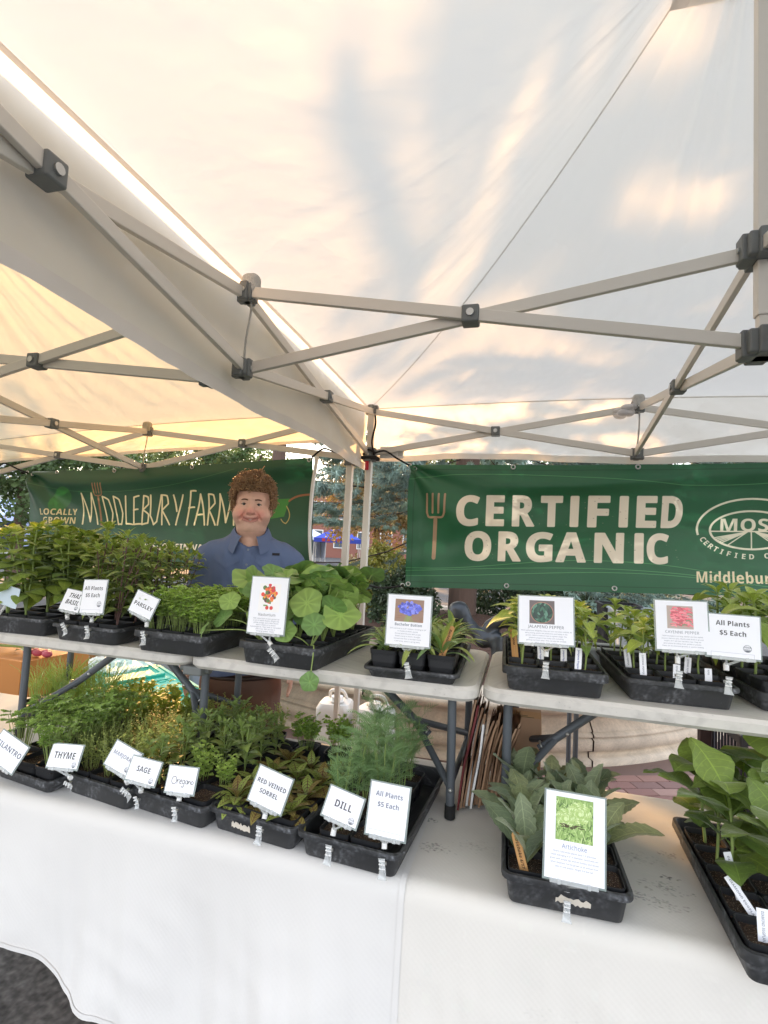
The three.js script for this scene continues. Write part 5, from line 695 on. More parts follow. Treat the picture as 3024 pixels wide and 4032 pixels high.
// ---------------------------------------------------------------- paper bags between the table legs
{
  const R = rng(31), mats = [...M.kraft, M.white, std({ color: lin(0.16, 0.03, 0.03), roughness: 0.8, side: DS })];
  for (let i = 0; i < 17; i++) {
    const f = i / 16, x = lerp(0.732, 0.853, f), z0 = lerp(1.262, 1.165, f) + (R() - 0.5) * 0.03, lean = lerp(0.10, 0.20, f * (1 - 0.35 * f)) + (R() - 0.5) * 0.05, h = lerp(0.27, 0.21, f) + R() * 0.07, dep = 0.16 + R() * 0.04, l = [];
    const mat = i === 3 || i === 5 ? mats[3] : i === 0 ? mats[4] : pick(R, M.kraft), thick = 0.0065, ph = R() * 6;
    for (let k = 0; k < 4; k++) l.push(grid(10, 8, (u, v) => { const y = v * h * (1 - 0.03 * k * R()); return [(k - 1.5) * thick * 0.33 + lean * y * (0.75 + 0.5 * v) + 0.006 * Math.sin(v * 5 + ph + k * 0.7) * v + 0.002 * Math.sin(u * 7 + k), y, -u * dep + 0.004 * Math.sin(v * 9 + k * 2)]; }));
    l.push(grid(3, 8, (u, v) => { const y = v * h; return [(u - 0.5) * thick + lean * y * (0.75 + 0.5 * v) + 0.006 * Math.sin(v * 5 + ph + 1.4) * v, y, 0.003 * Math.sin(u * 9) + 0.004 * Math.sin(v * 9)]; }));
    const special = i === 0 ? 'dark red folded bag outermost at the left of the leaning paper bags' : i === 3 ? 'white folded paper bag nearer the left end of the leaning brown bags' : i === 5 ? 'white folded paper bag deeper among the leaning brown bags' : null;
    const t = thing('paper_bag', special ?? 'folded brown paper bag leaning on edge between the table legs', 'paper bag', [x, LOW + 0.012, z0], 0.06 * (R() - 0.5), special ? undefined : 'folded brown paper bags between the table legs');
    part('folded_paper', merge(l), mat, t);
  }
  const bt = canvasTex(256, 512, (g, w, h) => { g.fillStyle = '#b08a64'; g.fillRect(0, 0, w, h); g.fillStyle = '#2f4a3c'; for (let i = 0; i < 13; i++) { g.fillRect(30, 30 + i * 9, 150 + (i * 37) % 50, 3); } g.font = 'bold 92px serif'; g.fillText('LL', 88, 232); g.fillText('TH', 80, 320); g.fillText('ON', 96, 416); for (let i = 0; i < 22; i++) g.fillRect(225, 150 + i * 14, 10 + i % 3 * 5, 4); for (let i = 0; i < 5; i++) g.fillRect(30, 440 + i * 10, 190, 3); });
  const t = thing('paper_bag', 'printed brown paper bag with green letters ON standing behind the right table leg', 'paper bag', [0.905, LOW, 0.98], 0.05);
  part('bag_body', loft([{ w: 0.155, d: 0.05, r: 0.003, y: 0 }, { w: 0.158, d: 0.03, r: 0.003, y: 0.2 }, { w: 0.152, d: 0.006, r: 0.002, y: 0.262 }], 1, false), M.kraft[1], t);
  part('print', grid(8, 8, (u, v) => [(u - 0.5) * 0.152, 0.006 + v * 0.25, lerp(0.027, 0.0055, v) + 0.001], (u, v) => [u, v]), std({ map: bt, roughness: 0.9 }), t);
}
// ---------------------------------------------------------------- water jugs
{
  const mk = (label, x, z, ry) => { const t = thing('water_jug', label, 'jug', [x, 0.005, z], ry), w = 0.235; const m = std({ color: lin(0.62, 0.61, 0.57), roughness: 0.4 });
    part('jug_body', loft([{ w: w * 0.92, d: w * 0.92, r: 0.03, y: 0 }, { w, d: w, r: 0.04, y: 0.02 }, { w, d: w, r: 0.04, y: 0.14 }, { w: w * 0.95, d: w * 0.95, r: 0.036, y: 0.15 }, { w: w * 0.95, d: w * 0.95, r: 0.036, y: 0.17 }, { w, d: w, r: 0.04, y: 0.18 }, { w, d: w, r: 0.04, y: 0.31 }, { w: w * 0.95, d: w * 0.95, r: 0.036, y: 0.32 }, { w: w * 0.95, d: w * 0.95, r: 0.036, y: 0.335 }, { w, d: w, r: 0.045, y: 0.345 }, { w, d: w, r: 0.045, y: 0.44 }, { w: w * 0.86, d: w * 0.86, r: 0.05, y: 0.472 }, { w: w * 0.42, d: w * 0.42, r: 0.04, y: 0.482 }], 5), m, t);
    part('cap', merge([new THREE.CylinderGeometry(0.04, 0.041, 0.032, 24).translate(0.015, 0.502, 0.04), new THREE.CylinderGeometry(0.046, 0.046, 0.008, 24).translate(0.015, 0.487, 0.04)]), M.white, t);
    part('handle', tube([[-0.06, 0.475, -0.07], [-0.05, 0.525, -0.04], [0.03, 0.53, -0.05], [0.06, 0.475, -0.07]], 0.012, 16, 8), m, t); };
  mk('left of two white plastic water jugs by the stone planter', -0.305, -0.52, 0.1); mk('right of two white plastic water jugs by the stone planter', -0.02, -0.50, -0.15);
}
// ---------------------------------------------------------------- crates and boxes
{
  const teal = std({ color: lin(0.02, 0.42, 0.30), roughness: 0.35 });
  const lidOf = (label, x, y, z) => { const t = thing('bin_lid', label, 'lid', [x, y, z], 1.2), w = 0.62, d = 0.42, k = new THREE.Object3D(); const lid = part('lid_panel', loft([{ w, d, r: 0.025, y: -0.034 }, { w: w + 0.012, d: d + 0.012, r: 0.03, y: -0.030 }, { w: w + 0.012, d: d + 0.012, r: 0.03, y: -0.006 }, { w, d, r: 0.025, y: 0 }, { w: w - 0.05, d: d - 0.05, r: 0.02, y: 0 }, { w: w - 0.06, d: d - 0.06, r: 0.02, y: -0.007 }], 3), teal, t); lid.rotation.x = 0.16;
    for (let i = 0; i < 9; i++) part('lid_knuckle', rbox(0.045, 0.014, 0.024, 0.004, -w / 2 + 0.06 + i * 0.063, 0.004, -d / 2 + 0.022, 1), teal, lid); part('lid_rib', rbox(w - 0.12, 0.008, 0.03, 0.003, 0, -0.004, 0.03, 1), teal, lid); };
  lidOf('green bin lid farthest left of three, under a plastic sheet', -1.78, 0.632, -0.03); lidOf('green bin lid in the middle of three', -1.545, 0.583, 0.0); lidOf('green bin lid nearest the man', -1.30, 0.53, 0.04);
  { const q = thing('storage_tote', 'green storage tote carrying three overlapping lids', 'tote', [-1.55, 0, 0.0], 1.2); part('tote_body', loft([{ w: 0.5, d: 0.62, r: 0.03, y: 0.004 }, { w: 0.56, d: 0.72, r: 0.03, y: 0.46 }], 3), teal, q); }
  const R = rng(12); tag(part(numbered('plastic_sheet'), grid(30, 24, (u, v) => [-1.93 + u * 0.34 + v * 0.0 + 0.05 * N3(v * 5, 1), 0.668 - u * 0.03 + 0.035 * Math.abs(N3(u * 7, v * 6, 3)) + 0.06 * Math.sin(u * 3.1) * Math.sin(v * 3.1), -0.30 + v * 0.46 - u * 0.08]), phy({ color: lin(0.85, 0.95, 0.93), roughness: 0.3, transmission: 0.55, thickness: 0, side: DS })), 'crumpled clear plastic sheet lying on the farthest green tote', 'plastic sheet');
  // orange wooden crate at the far left with greenery on it
  const or = std({ color: lin(0.50, 0.20, 0.045), roughness: 0.7, bumpMap: speck, bumpScale: 0.001 }), t = thing('wooden_crate', 'orange wooden crate with a hand slot at the left picture edge', 'crate', [-2.16, 0, 0.32], -0.04);
  part('front_board', (() => { const s = new THREE.Shape(); s.moveTo(-0.45, 0); s.lineTo(0.33, 0); s.lineTo(0.33, 0.79); s.lineTo(-0.45, 0.79); const hh = new THREE.Path(); hh.absellipse(-0.005, 0.40, 0.035, 0.14, 0, 7); s.holes.push(hh); return new THREE.ExtrudeGeometry(s, { depth: 0.02, bevelEnabled: true, bevelSize: 0.002, bevelThickness: 0.002, bevelSegments: 1 }).translate(0, 0, 0.2); })(), or, t);
  part('side_board', rbox(0.02, 0.785, 0.44, 0.003, 0.32, 0.393, -0.025), or, t); part('side_board', rbox(0.02, 0.785, 0.44, 0.003, -0.44, 0.393, -0.025), or, t); part('back_board', rbox(0.73, 0.785, 0.02, 0.003, -0.06, 0.393, -0.24), or, t); part('top_board', rbox(0.74, 0.018, 0.42, 0.003, -0.06, 0.77, -0.02), or, t);
  const gl = vary(3, (i) => blade(0.13, 0.05, { seed: i + 3, droop: 1.2, a0: 0.4, shape: 'lance' })), g = thing('leafy_plant', 'dark leafy plant lying on the orange crate', 'plant', [-2.26, 0.80, 0.36]), RR = rng(19); for (let i = 0; i < 30; i++) addLeaf(g, pick(RR, gl), pick(RR, M.egg), V((RR() - 0.5) * 0.5, 0.01 + RR() * 0.05, (RR() - 0.5) * 0.2), RR() * 6.28, RR() * 0.9, 0, 0.8 + RR() * 0.4);
  part('stem', tube([[-0.25, 0.012, 0], [0, 0.02, 0.03], [0.24, 0.015, -0.04]], 0.008), M.stemG, g);
  const r2 = thing('radish_bunch', 'pink roots lying on the right end of the orange crate', 'vegetables', [-1.93, 0.805, 0.36]); for (let i = 0; i < 6; i++) part('root', new THREE.SphereGeometry(0.022, 12, 10).scale(1.6, 0.9, 1).translate((i - 2.5) * 0.036, 0, (i % 2) * 0.03), std({ color: lin(0.42, 0.06, 0.10), roughness: 0.5 }), r2);
  const pb = thing('paper_bundle', 'peach-coloured crumpled bundle behind the left table leg', 'bundle', [-2.0, 0.72, -0.18]); part('bundle', new THREE.IcosahedronGeometry(0.085, 3).scale(1.1, 0.75, 0.9), std({ color: lin(0.62, 0.40, 0.26), roughness: 0.9, bumpMap: crumple, bumpScale: 0.02 }), pb);
  part('base', rbox(0.10, 0.10, 0.08, 0.02, 0, -0.095, 0), std({ color: lin(0.22, 0.22, 0.05), roughness: 0.9 }), pb);
  const cool = thing('cooler', 'pale blue cooler box with a grey lid behind the left table', 'cooler', [-2.0, 0, -1.05], -0.1); part('cooler_body', loft([{ w: 0.72, d: 0.4, r: 0.04, y: 0.005 }, { w: 0.8, d: 0.46, r: 0.05, y: 0.56 }], 4), std({ color: lin(0.30, 0.36, 0.42), roughness: 0.4 }), cool); part('lid', loft([{ w: 0.82, d: 0.48, r: 0.05, y: 0.56 }, { w: 0.83, d: 0.49, r: 0.05, y: 0.60 }, { w: 0.8, d: 0.46, r: 0.05, y: 0.66 }, { w: 0.7, d: 0.36, r: 0.05, y: 0.675 }], 4), std({ color: lin(0.42, 0.60, 0.68), roughness: 0.4 }), cool);
  // black bulb crates at the right
  const blk = std({ color: lin(0.012, 0.012, 0.018), roughness: 0.4 });
  const crate = (label, y) => { const c = thing('plastic_crate', label, 'crate', [2.13, y, 0.12], 0.02), w = 0.6, d = 0.4, h = 0.27;
    part('crate_frame', merge([rbox(w, 0.03, 0.02, 0.004, 0, 0.015, d / 2), rbox(w, 0.04, 0.02, 0.004, 0, h - 0.02, d / 2), rbox(0.02, 0.04, d, 0.004, -w / 2, h - 0.02, 0), rbox(0.02, 0.04, d, 0.004, w / 2, h - 0.02, 0), rbox(w, 0.04, 0.02, 0.004, 0, h - 0.02, -d / 2), rbox(w, 0.012, d, 0.003, 0, 0.008, 0), ...[[-1, -1], [1, -1], [-1, 1], [1, 1]].map(([a, b]) => rbox(0.03, h, 0.03, 0.004, a * (w / 2 - 0.006), h / 2, b * (d / 2 - 0.006)))]), blk, c);
    for (let i = 0; i < 15; i++) part('slat', rbox(0.012, h - 0.06, 0.008, 0.002, -w / 2 + 0.05 + i * 0.036, h / 2, d / 2, 1), blk, c); for (let i = 0; i < 10; i++) part('slat', rbox(0.008, h - 0.06, 0.012, 0.002, -w / 2, h / 2, -d / 2 + 0.04 + i * 0.036, 1), blk, c); for (let i = 0; i < 3; i++) part('slat', rbox(w - 0.04, 0.008, 0.006, 0.002, 0, 0.07 + i * 0.055, d / 2, 1), blk, c); };
  crate('lowest black plastic crate of the stack behind the eggplants', 0.005); crate('second black plastic crate from the bottom of the stack behind the eggplants', 0.28); crate('topmost black plastic crate of the stack behind the eggplants', 0.555);
  const pst = thing('wooden_post', 'dark brown wooden post beside the black crates', 'post', [1.79, 0, 0.0]); part('post', rbox(0.05, 0.95, 0.05, 0.005, 0, 0.48, 0), std({ color: lin(0.035, 0.015, 0.012), roughness: 0.7 }), pst);
  const tub = (name, label, x, y, z, w, h, d, col) => { const q = thing(name, label, 'tub', [x, y, z], 0.05); part('tub_body', loft([{ w: w * 0.9, d: d * 0.9, r: 0.015, y: 0 }, { w, d, r: 0.02, y: h - 0.012 }, { w: w + 0.02, d: d + 0.02, r: 0.025, y: h - 0.011 }, { w: w + 0.02, d: d + 0.02, r: 0.025, y: h }, { w: w - 0.01, d: d - 0.01, r: 0.02, y: h }, { w: w * 0.9, d: d * 0.9, r: 0.015, y: 0.01 }], 3), std({ color: lin(...col), roughness: 0.4 }), q); };
  tub('plastic_tub', 'white plastic tub behind the jalapeno and cayenne plants', 1.22, UP + 0.002, 0.86, 0.26, 0.065, 0.1, [0.7, 0.74, 0.78]); tub('plastic_tub', 'pale grey tub behind the cayenne sign', 1.66, 0.85, -0.35, 0.5, 0.42, 0.3, [0.45, 0.5, 0.55]); tub('plastic_tub', 'black tub behind the yellow flower under the banner', 1.48, 0.9, -0.55, 0.22, 0.38, 0.2, [0.02, 0.02, 0.025]);
  const st = thing('side_table', 'grey table behind the peppers carrying tubs', 'table', [1.62, 0, -0.42]); part('top', rbox(0.9, 0.03, 0.5, 0.01, 0, 0.835, 0), M.tabletop, st); for (const [a, b] of [[-0.4, -0.2], [0.4, -0.2], [-0.4, 0.2], [0.4, 0.2]]) part('leg', rod(V(a, 0, b), V(a, 0.825, b), 0.014), M.steel, st);
}
// ---------------------------------------------------------------- planting in the planter
const leafClump = (seed, n, r, L, W) => { const R = rng(seed), l = []; for (let i = 0; i < n; i++) { const a = R() * 6.28, e = Math.asin(R() * 2 - 1), d = r * Math.cbrt(R()); l.push(atPose(tinyLeaf(L, W), V(Math.cos(a) * Math.cos(e) * d, Math.sin(e) * d, Math.sin(a) * Math.cos(e) * d), R() * 6.28, (R() - 0.5) * 2.2, R() * 6, 0.7 + R() * 0.6)); } return merge(l); };
function foliage(parent, name, geo, mat, pts, R, s0 = 0.8, ds = 0.5) { const im = new THREE.InstancedMesh(geo, mat, pts.length); im.name = name; im.userData.kind = 'stuff'; im.castShadow = im.receiveShadow = true; const c = new THREE.Color(); pts.forEach((p, i) => { D0.position.copy(p); D0.rotation.set(R() * 6, R() * 6, R() * 6); D0.scale.setScalar(s0 + R() * ds); D0.updateMatrix(); im.setMatrixAt(i, D0.matrix); const k = 0.75 + R() * 0.5; im.setColorAt(i, c.setRGB(k * (0.95 + R() * 0.15), k, k * 0.95)); }); parent.add(im); return im; }
function shrub(name, label, pos, rx, ry, n, mat, clump, seed) {
  const R = rng(seed), t = thing(name, label, 'shrub', pos), pts = [], st = [];
  for (let i = 0; i < n; i++) { const a = R() * 6.28, e = R() * 1.55, d = 0.45 + 0.55 * Math.sqrt(R()), b = 1 + 0.25 * N3(Math.cos(a) * 2 + seed, e * 2, Math.sin(a) * 2); pts.push(V(Math.cos(a) * Math.cos(e) * rx * d * b, 0.12 + Math.sin(e) * ry * d * b, Math.sin(a) * Math.cos(e) * rx * d * b)); }
  for (let i = 0; i < 9; i++) { const a = i * 0.7 + R(); st.push(rod(V(0, -0.1, 0), V(Math.cos(a) * rx * 0.6, ry * (0.5 + R() * 0.35), Math.sin(a) * rx * 0.6), 0.012, 0.004, 5)); }
  part('stems', merge(st), M.bark, t); foliage(t, 'foliage', clump, mat, pts, R); return t;
}
const clumpS = leafClump(3, 26, 0.10, 0.055, 0.035), clumpB = leafClump(4, 26, 0.14, 0.08, 0.05);
M.shrubY = herb(0.36, 0.36, 0.07); M.shrubD = herb(0.05, 0.09, 0.035); M.shrubO = herb(0.34, 0.25, 0.09); M.tree = herb(0.10, 0.17, 0.05); M.treeF = herb(0.16, 0.20, 0.05);
shrub('shrub', 'sunlit yellow-green shrub between the corner post and the organic banner', [-1.12, 0.55, -4.6], 0.62, 0.85, 330, M.shrubY, clumpS, 41);
shrub('shrub', 'tawny twiggy shrub behind the two tent posts', [-2.0, 0.15, -7.2], 1.0, 1.15, 330, M.shrubO, clumpS, 42);
shrub('shrub', 'dark green shrub low under the left half of the organic banner', [0.95, 0.55, -4.9], 0.8, 0.65, 300, M.shrubD, clumpS, 43);
shrub('shrub', 'dark green shrub low under the right half of the organic banner', [2.3, 0.45, -4.6], 0.8, 0.75, 300, M.shrubD, clumpS, 44);
shrub('shrub', 'dark green shrub beneath the left side of the spruce', [-0.55, 0.5, -3.6], 0.45, 0.62, 200, M.shrubD, clumpS, 45);
{ // small yellow flowers on the planter soil
  const R = rng(9), yl = std({ color: lin(0.75, 0.45, 0.02), roughness: 0.7, side: DS }); let n = 0;
  for (const [a, rr] of [[-0.30, 2.62], [-0.17, 2.55], [-0.08, 2.62], [0.14, 2.6], [0.32, 2.58], [0.45, 2.5]]) { const t = thing('flower_plant', 'low yellow-flowering plant just inside the planter rim', 'flowers', [PC[0] + Math.sin(a) * rr, 0.45, PC[1] + Math.cos(a) * rr], 0, 'yellow flowers along the planter rim'); const pts = [], fl = []; for (let i = 0; i < 12; i++) pts.push(V((R() - 0.5) * 0.22, 0.03 + R() * 0.07, (R() - 0.5) * 0.16)); foliage(t, 'foliage', leafClump(n + 50, 14, 0.05, 0.04, 0.016), M.parsley, pts, R, 0.7, 0.4); for (let i = 0; i < 7; i++) fl.push(new THREE.SphereGeometry(0.017, 8, 5).scale(1, 0.6, 1).translate((R() - 0.5) * 0.24, 0.08 + R() * 0.06, (R() - 0.5) * 0.16)); part('blossom', merge(fl), yl, t, true); n++; }
  const y2 = thing('flower_plant', 'single yellow flower just below the organic banner', 'flowers', [1.47, 1.22, -0.2]); part('blossom', merge([0, 1, 2, 3, 4].map((k) => new THREE.SphereGeometry(0.012, 8, 6).scale(1, 0.5, 1.3).translate(0, 0, 0.014).rotateY(k * 1.256).rotateX(0.9))), yl, y2); part('stem', rod(V(0, -0.37, -0.05), V(0, 0, 0), 0.003), M.stemG, y2);
}
{ // weathered bronze figure half hidden behind the jalapeno plants
  const f = (x, y, z) => { let d = sCap(x, y, z, [-0.33, 0.28, 0], [-0.10, 0.42, 0.05], 0.055, 0.075); d = smin(d, sEll(x, y, z, [0.05, 0.36, 0], [0.24, 0.14, 0.16]), 0.08); d = smin(d, sCap(x, y, z, [0.2, 0.36, 0.03], [0.42, 0.33, 0.08], 0.10, 0.085), 0.06); d = smin(d, sCap(x, y, z, [-0.38, 0.15, 0.03], [-0.33, 0.28, 0], 0.045, 0.05), 0.03); d = smin(d, sEll(x, y, z, [-0.62, 0.36, -0.1], [0.10, 0.11, 0.1]), 0.03); d = smin(d, sCap(x, y, z, [-0.56, 0.32, -0.08], [-0.38, 0.15, 0.03], 0.05, 0.06), 0.05); d = smin(d, sCap(x, y, z, [-0.26, 0.18, 0.06], [-0.24, -0.12, 0.1], 0.065, 0.05), 0.05); d = smin(d, sCap(x, y, z, [0.3, 0.3, 0.06], [0.36, -0.1, 0.1], 0.08, 0.06), 0.06); return d + 0.006 * N3(x * 14, y * 14, z * 14); };
  const t = thing('bronze_sculpture', 'dark bronze-coloured sculpture half hidden behind the jalapeno sign', 'sculpture', [0.98, 0.63, -1.75], 0.0); part('figure', skin(f, [-0.8, -0.2, -0.3], [0.6, 0.6, 0.3], 0.018), std({ color: lin(0.03, 0.034, 0.037), roughness: 0.33, metalness: 0.3 }), t);
}
// ---------------------------------------------------------------- trees
M.twig = std({ color: lin(0.045, 0.032, 0.024), roughness: 1 });
function spruce(label, pos, H, R0, seed, nb = 150, y0 = 1.2, dens = 1) {
  const R = rng(seed), t = thing('spruce_tree', label, 'tree', pos), wood = [], pts = [];
  part('trunk', (() => { const g = new THREE.CylinderGeometry(0.03, 0.19, H, 14, 30); const p = g.attributes.position; for (let i = 0; i < p.count; i++) { const k = 1 + 0.12 * N3(p.getX(i) * 14, p.getY(i) * 4, p.getZ(i) * 14); p.setX(i, p.getX(i) * k); p.setZ(i, p.getZ(i) * k); } return g.translate(0, H / 2, 0); })(), M.bark, t);
  const tw = (() => { const l = [], q = rng(2); for (let i = 0; i < 44; i++) { const z = q() * 0.15, a = i * 2.4, len = 0.045 + q() * 0.02, d = V(Math.cos(a) * len, Math.sin(a) * len, len * (0.3 + q() * 0.8)), n = V(-Math.sin(a), Math.cos(a), 0).multiplyScalar(0.0075), o = V((q() - 0.5) * 0.03, (q() - 0.5) * 0.03, z), g = new THREE.BufferGeometry(); g.setAttribute('position', new THREE.Float32BufferAttribute([...o.clone().add(n).toArray(), ...o.clone().add(d).toArray(), ...o.clone().sub(n).toArray()], 3)); g.setIndex([0, 1, 2]); g.computeVertexNormals(); l.push(g); } return merge(l); })();
  const mats = [], add = (p, dir, s) => { D0.position.copy(p); D0.quaternion.setFromUnitVectors(V(0, 0, 1), dir); D0.scale.setScalar(s); D0.updateMatrix(); mats.push(D0.matrix.clone()); };
  for (let b = 0; b < nb; b++) {
    const f = Math.pow(b / nb, 0.85), y = lerp(y0, H * 0.98, f), az = b * 2.39996 + R() * 0.5, L = R0 * (1 - (y - y0) / (H - y0)) * (0.82 + R() * 0.3) + 0.15, drop = -0.05 - 0.42 * R();
    const dir = V(Math.cos(az), drop, Math.sin(az)), a = V(0, y, 0), mid = a.clone().add(V(Math.cos(az) * L * 0.5, drop * L * 0.55, Math.sin(az) * L * 0.5)), e = a.clone().add(V(Math.cos(az) * L, drop * L * 0.62, Math.sin(az) * L)), cv = new THREE.CatmullRomCurve3([a, mid, e]);
    wood.push(new THREE.TubeGeometry(cv, 5, 0.006 * (1 - f) + 0.003, 4));
    const n = Math.ceil(L * 15 * dens);
    for (let k = 0; k < n; k++) { const tt = 0.16 + 0.84 * Math.sqrt(R()), p = cv.getPoint(tt), side = (R() - 0.5) * 2, w = (1 - tt * 0.75) * L * 0.36; const off = side * w; p.add(V(-Math.sin(az) * off, -Math.abs(off) * 0.3 - R() * 0.05, Math.cos(az) * off)); add(p, V(Math.cos(az) - Math.sin(az) * side * 0.9, drop * 0.7 + (R() - 0.5) * 0.5, Math.sin(az) + Math.cos(az) * side * 0.9).normalize(), 0.8 + R() * 0.6); }
  }
  part('branches', merge(wood), M.twig, t, true);
  const im = new THREE.InstancedMesh(tw, herbSpruce, mats.length); im.name = 'needles'; im.userData.kind = 'stuff'; im.castShadow = im.receiveShadow = true; const c = new THREE.Color(); mats.forEach((m, i) => { im.setMatrixAt(i, m); const k = 0.55 + R() * 0.9; im.setColorAt(i, c.setRGB(k, k, k)); }); t.add(im);
}
const herbSpruce = std({ color: lin(0.19, 0.265, 0.22), roughness: 0.8, side: DS });
spruce('large blue spruce rising from the stone planter behind the organic banner', [0.15, 0.4, -4.05], 10.5, 2.6, 61, 210, 1.55, 1.5);
function broadleaf(label, pos, H, crown, n, mat, clump, seed, low) {
  const R = rng(seed), t = thing('broadleaf_tree', label, 'tree', pos), wood = [rod(V(0, 0, 0), V(0.1, H * 0.5, 0), H * 0.03, H * 0.018, 10)], pts = [];
  for (let i = 0; i < 10; i++) { const a = i * 2.4, y = lerp(low, H * 0.8, i / 9), l = crown * (0.55 + 0.4 * R()), b = V(0.1 * y / H, Math.min(y, H * 0.5), 0), e = V(Math.cos(a) * l, y + l * 0.25, Math.sin(a) * l); wood.push(tube([b, b.clone().lerp(e, 0.5).add(V(0, l * 0.12, 0)), e], H * 0.008, 8, 5)); for (let k = 0; k < n / 10; k++) { const q = V(R() - 0.5, R() - 0.5, R() - 0.5).multiplyScalar(crown * 0.85); pts.push(b.clone().lerp(e, 0.45 + 0.6 * R()).add(q)); } }
  part('trunk', merge(wood), M.bark, t); foliage(t, 'crown', clump, mat, pts, R, 1, 0.8);
}
const clumpT = leafClump(8, 26, 0.26, 0.13, 0.085);
broadleaf('leafy tree with dark bare limbs at the left behind the farm banner', [-10.6, 0, -6.6], 5.6, 2.5, 700, M.tree, clumpB, 71, 2.2);
{ // tall tree standing behind the farm banner: its crown, above the tents, shades the right half of the canopy
  const t = thing('broadleaf_tree', 'tall tree behind the farm banner whose crown shades the right canopy', 'tree', [-4.7, 0, -8]), R = rng(204), wood = [rod(V(0, 0, 0), V(0.05, 5.2, 0), 0.2, 0.13, 12), rod(V(0.05, 5.2, 0), V(0.1, 9, 0), 0.13, 0.03, 8)], pts = [];
  const gaps = [[-2.06, 5.83, 0.03], [-1.48, 6.14, 0.07], [-0.95, 5.70, 0.0], [-1.22, 5.74, 0.02], [-1.88, 5.54, 0.03], [-1.14, 5.18, 0.08], [-1.4, 5.42, 0.03], [-0.4, 5.4, 0.04]];
  const clump = (c, r, n, thr) => { let k = 0, g = 0; while (k < n && g++ < n * 30) { const a = R() * 6.283, e = Math.asin(R() * 2 - 1), d = Math.cbrt(R()), p = V(c[0] + Math.cos(a) * Math.cos(e) * d * r[0], c[1] + Math.sin(e) * d * r[1], c[2] + Math.sin(a) * Math.cos(e) * d * r[2]); const ex = p.x - 0.808 * p.z, ey = p.y + 0.315 * p.z; if (N3(ex * 1.3, ey * 1.3, 2) < thr || (thr < -0.2 && (N3(ex * 2.3, ey * 3.6, 7) > 0.3 || gaps.some(([a, b, r]) => ((ex - a) / (r + 0.17)) ** 2 + ((ey - b) / (r * 0.6 + 0.15)) ** 2 < 1)))) continue; pts.push(p); k++; } };
  clump([0.12, 6.55, 0], [3.1, 1.5, 0.6], 3000, -0.95); clump([-1.5, 3.78, 0], [0.75, 0.42, 0.5], 170, -0.12);
  const pts2 = [], spray = (x0, y0, x1, y1, r, n) => { for (let i = 0; i < n; i++) { const f = R(); pts2.push(V(lerp(x0, x1, f) + (R() - 0.5) * 2 * r, lerp(y0, y1, f) + (R() - 0.5) * r, (R() - 0.5) * 0.06)); } };
  spray(-2.84, 5.735, -2.66, 5.63, 0.03, 60); spray(-2.72, 5.67, -2.36, 5.53, 0.04, 130); spray(-2.45, 5.55, -2.15, 5.46, 0.035, 80);
  for (const [x, y, l] of [[-2.22, 5.42, 0.24], [-2.02, 5.36, 0.2], [-1.86, 5.28, 0.22], [-1.98, 5.14, 0.16], [-1.66, 5.2, 0.24], [-1.5, 5.08, 0.2], [-1.3, 5.16, 0.26], [-1.1, 5.04, 0.22], [-0.85, 5.12, 0.26], [-0.6, 4.98, 0.22], [-0.3, 5.06, 0.26], [0, 4.96, 0.22]]) spray(x, y + 0.04, x - l, y - l * 0.55, 0.035, 16);
  for (const e of [[-2.7, 6.3, 0.1], [-1.6, 6.5, 0.3], [1.8, 7, 0.4], [-1.2, 8, -0.6], [1.2, 8.4, 0.3], [2.4, 6.4, -0.4]]) wood.push(tube([[0.05, 5.2, 0], [e[0] * 0.5, e[1] * 0.55 + 5.2 * 0.42, e[2] * 0.5], e], 0.04, 8, 5));
  part('trunk', merge(wood), M.bark, t); foliage(t, 'crown', leafClump(8, 26, 0.12, 0.075, 0.05), M.tree, pts, R, 0.8, 0.4); foliage(t, 'outer_leaves', leafClump(9, 14, 0.028, 0.036, 0.024), M.tree, pts2, R, 0.8, 0.5);
}
const far = (label, x, z, H, seed, m = M.treeF, n = 620) => broadleaf(label, [x, 0, z], H, H * 0.36, n, m, clumpT, seed, H * 0.3);
far('distant green tree seen above the farm banner near its left end', -17.5, -19, 7.2, 72); far('distant green tree seen above the middle of the farm banner', -13.4, -21, 7.4, 73); far('distant sunlit tree showing through the gap beside the farm banner', -6.8, -24, 7.5, 74, M.shrubO); far('distant tree behind the corner posts', -3.0, -26, 8.5, 75, M.treeF); far('distant tree behind the right banner', 4.5, -24, 9.5, 76, M.tree, 800); far('distant tree far behind the right end of the organic banner', 11, -20, 9, 77, M.tree, 700);
spruce('second spruce behind and right of the planter', [3.3, 0, -7.2], 9.5, 2.6, 62, 150, 1.2, 1.0);
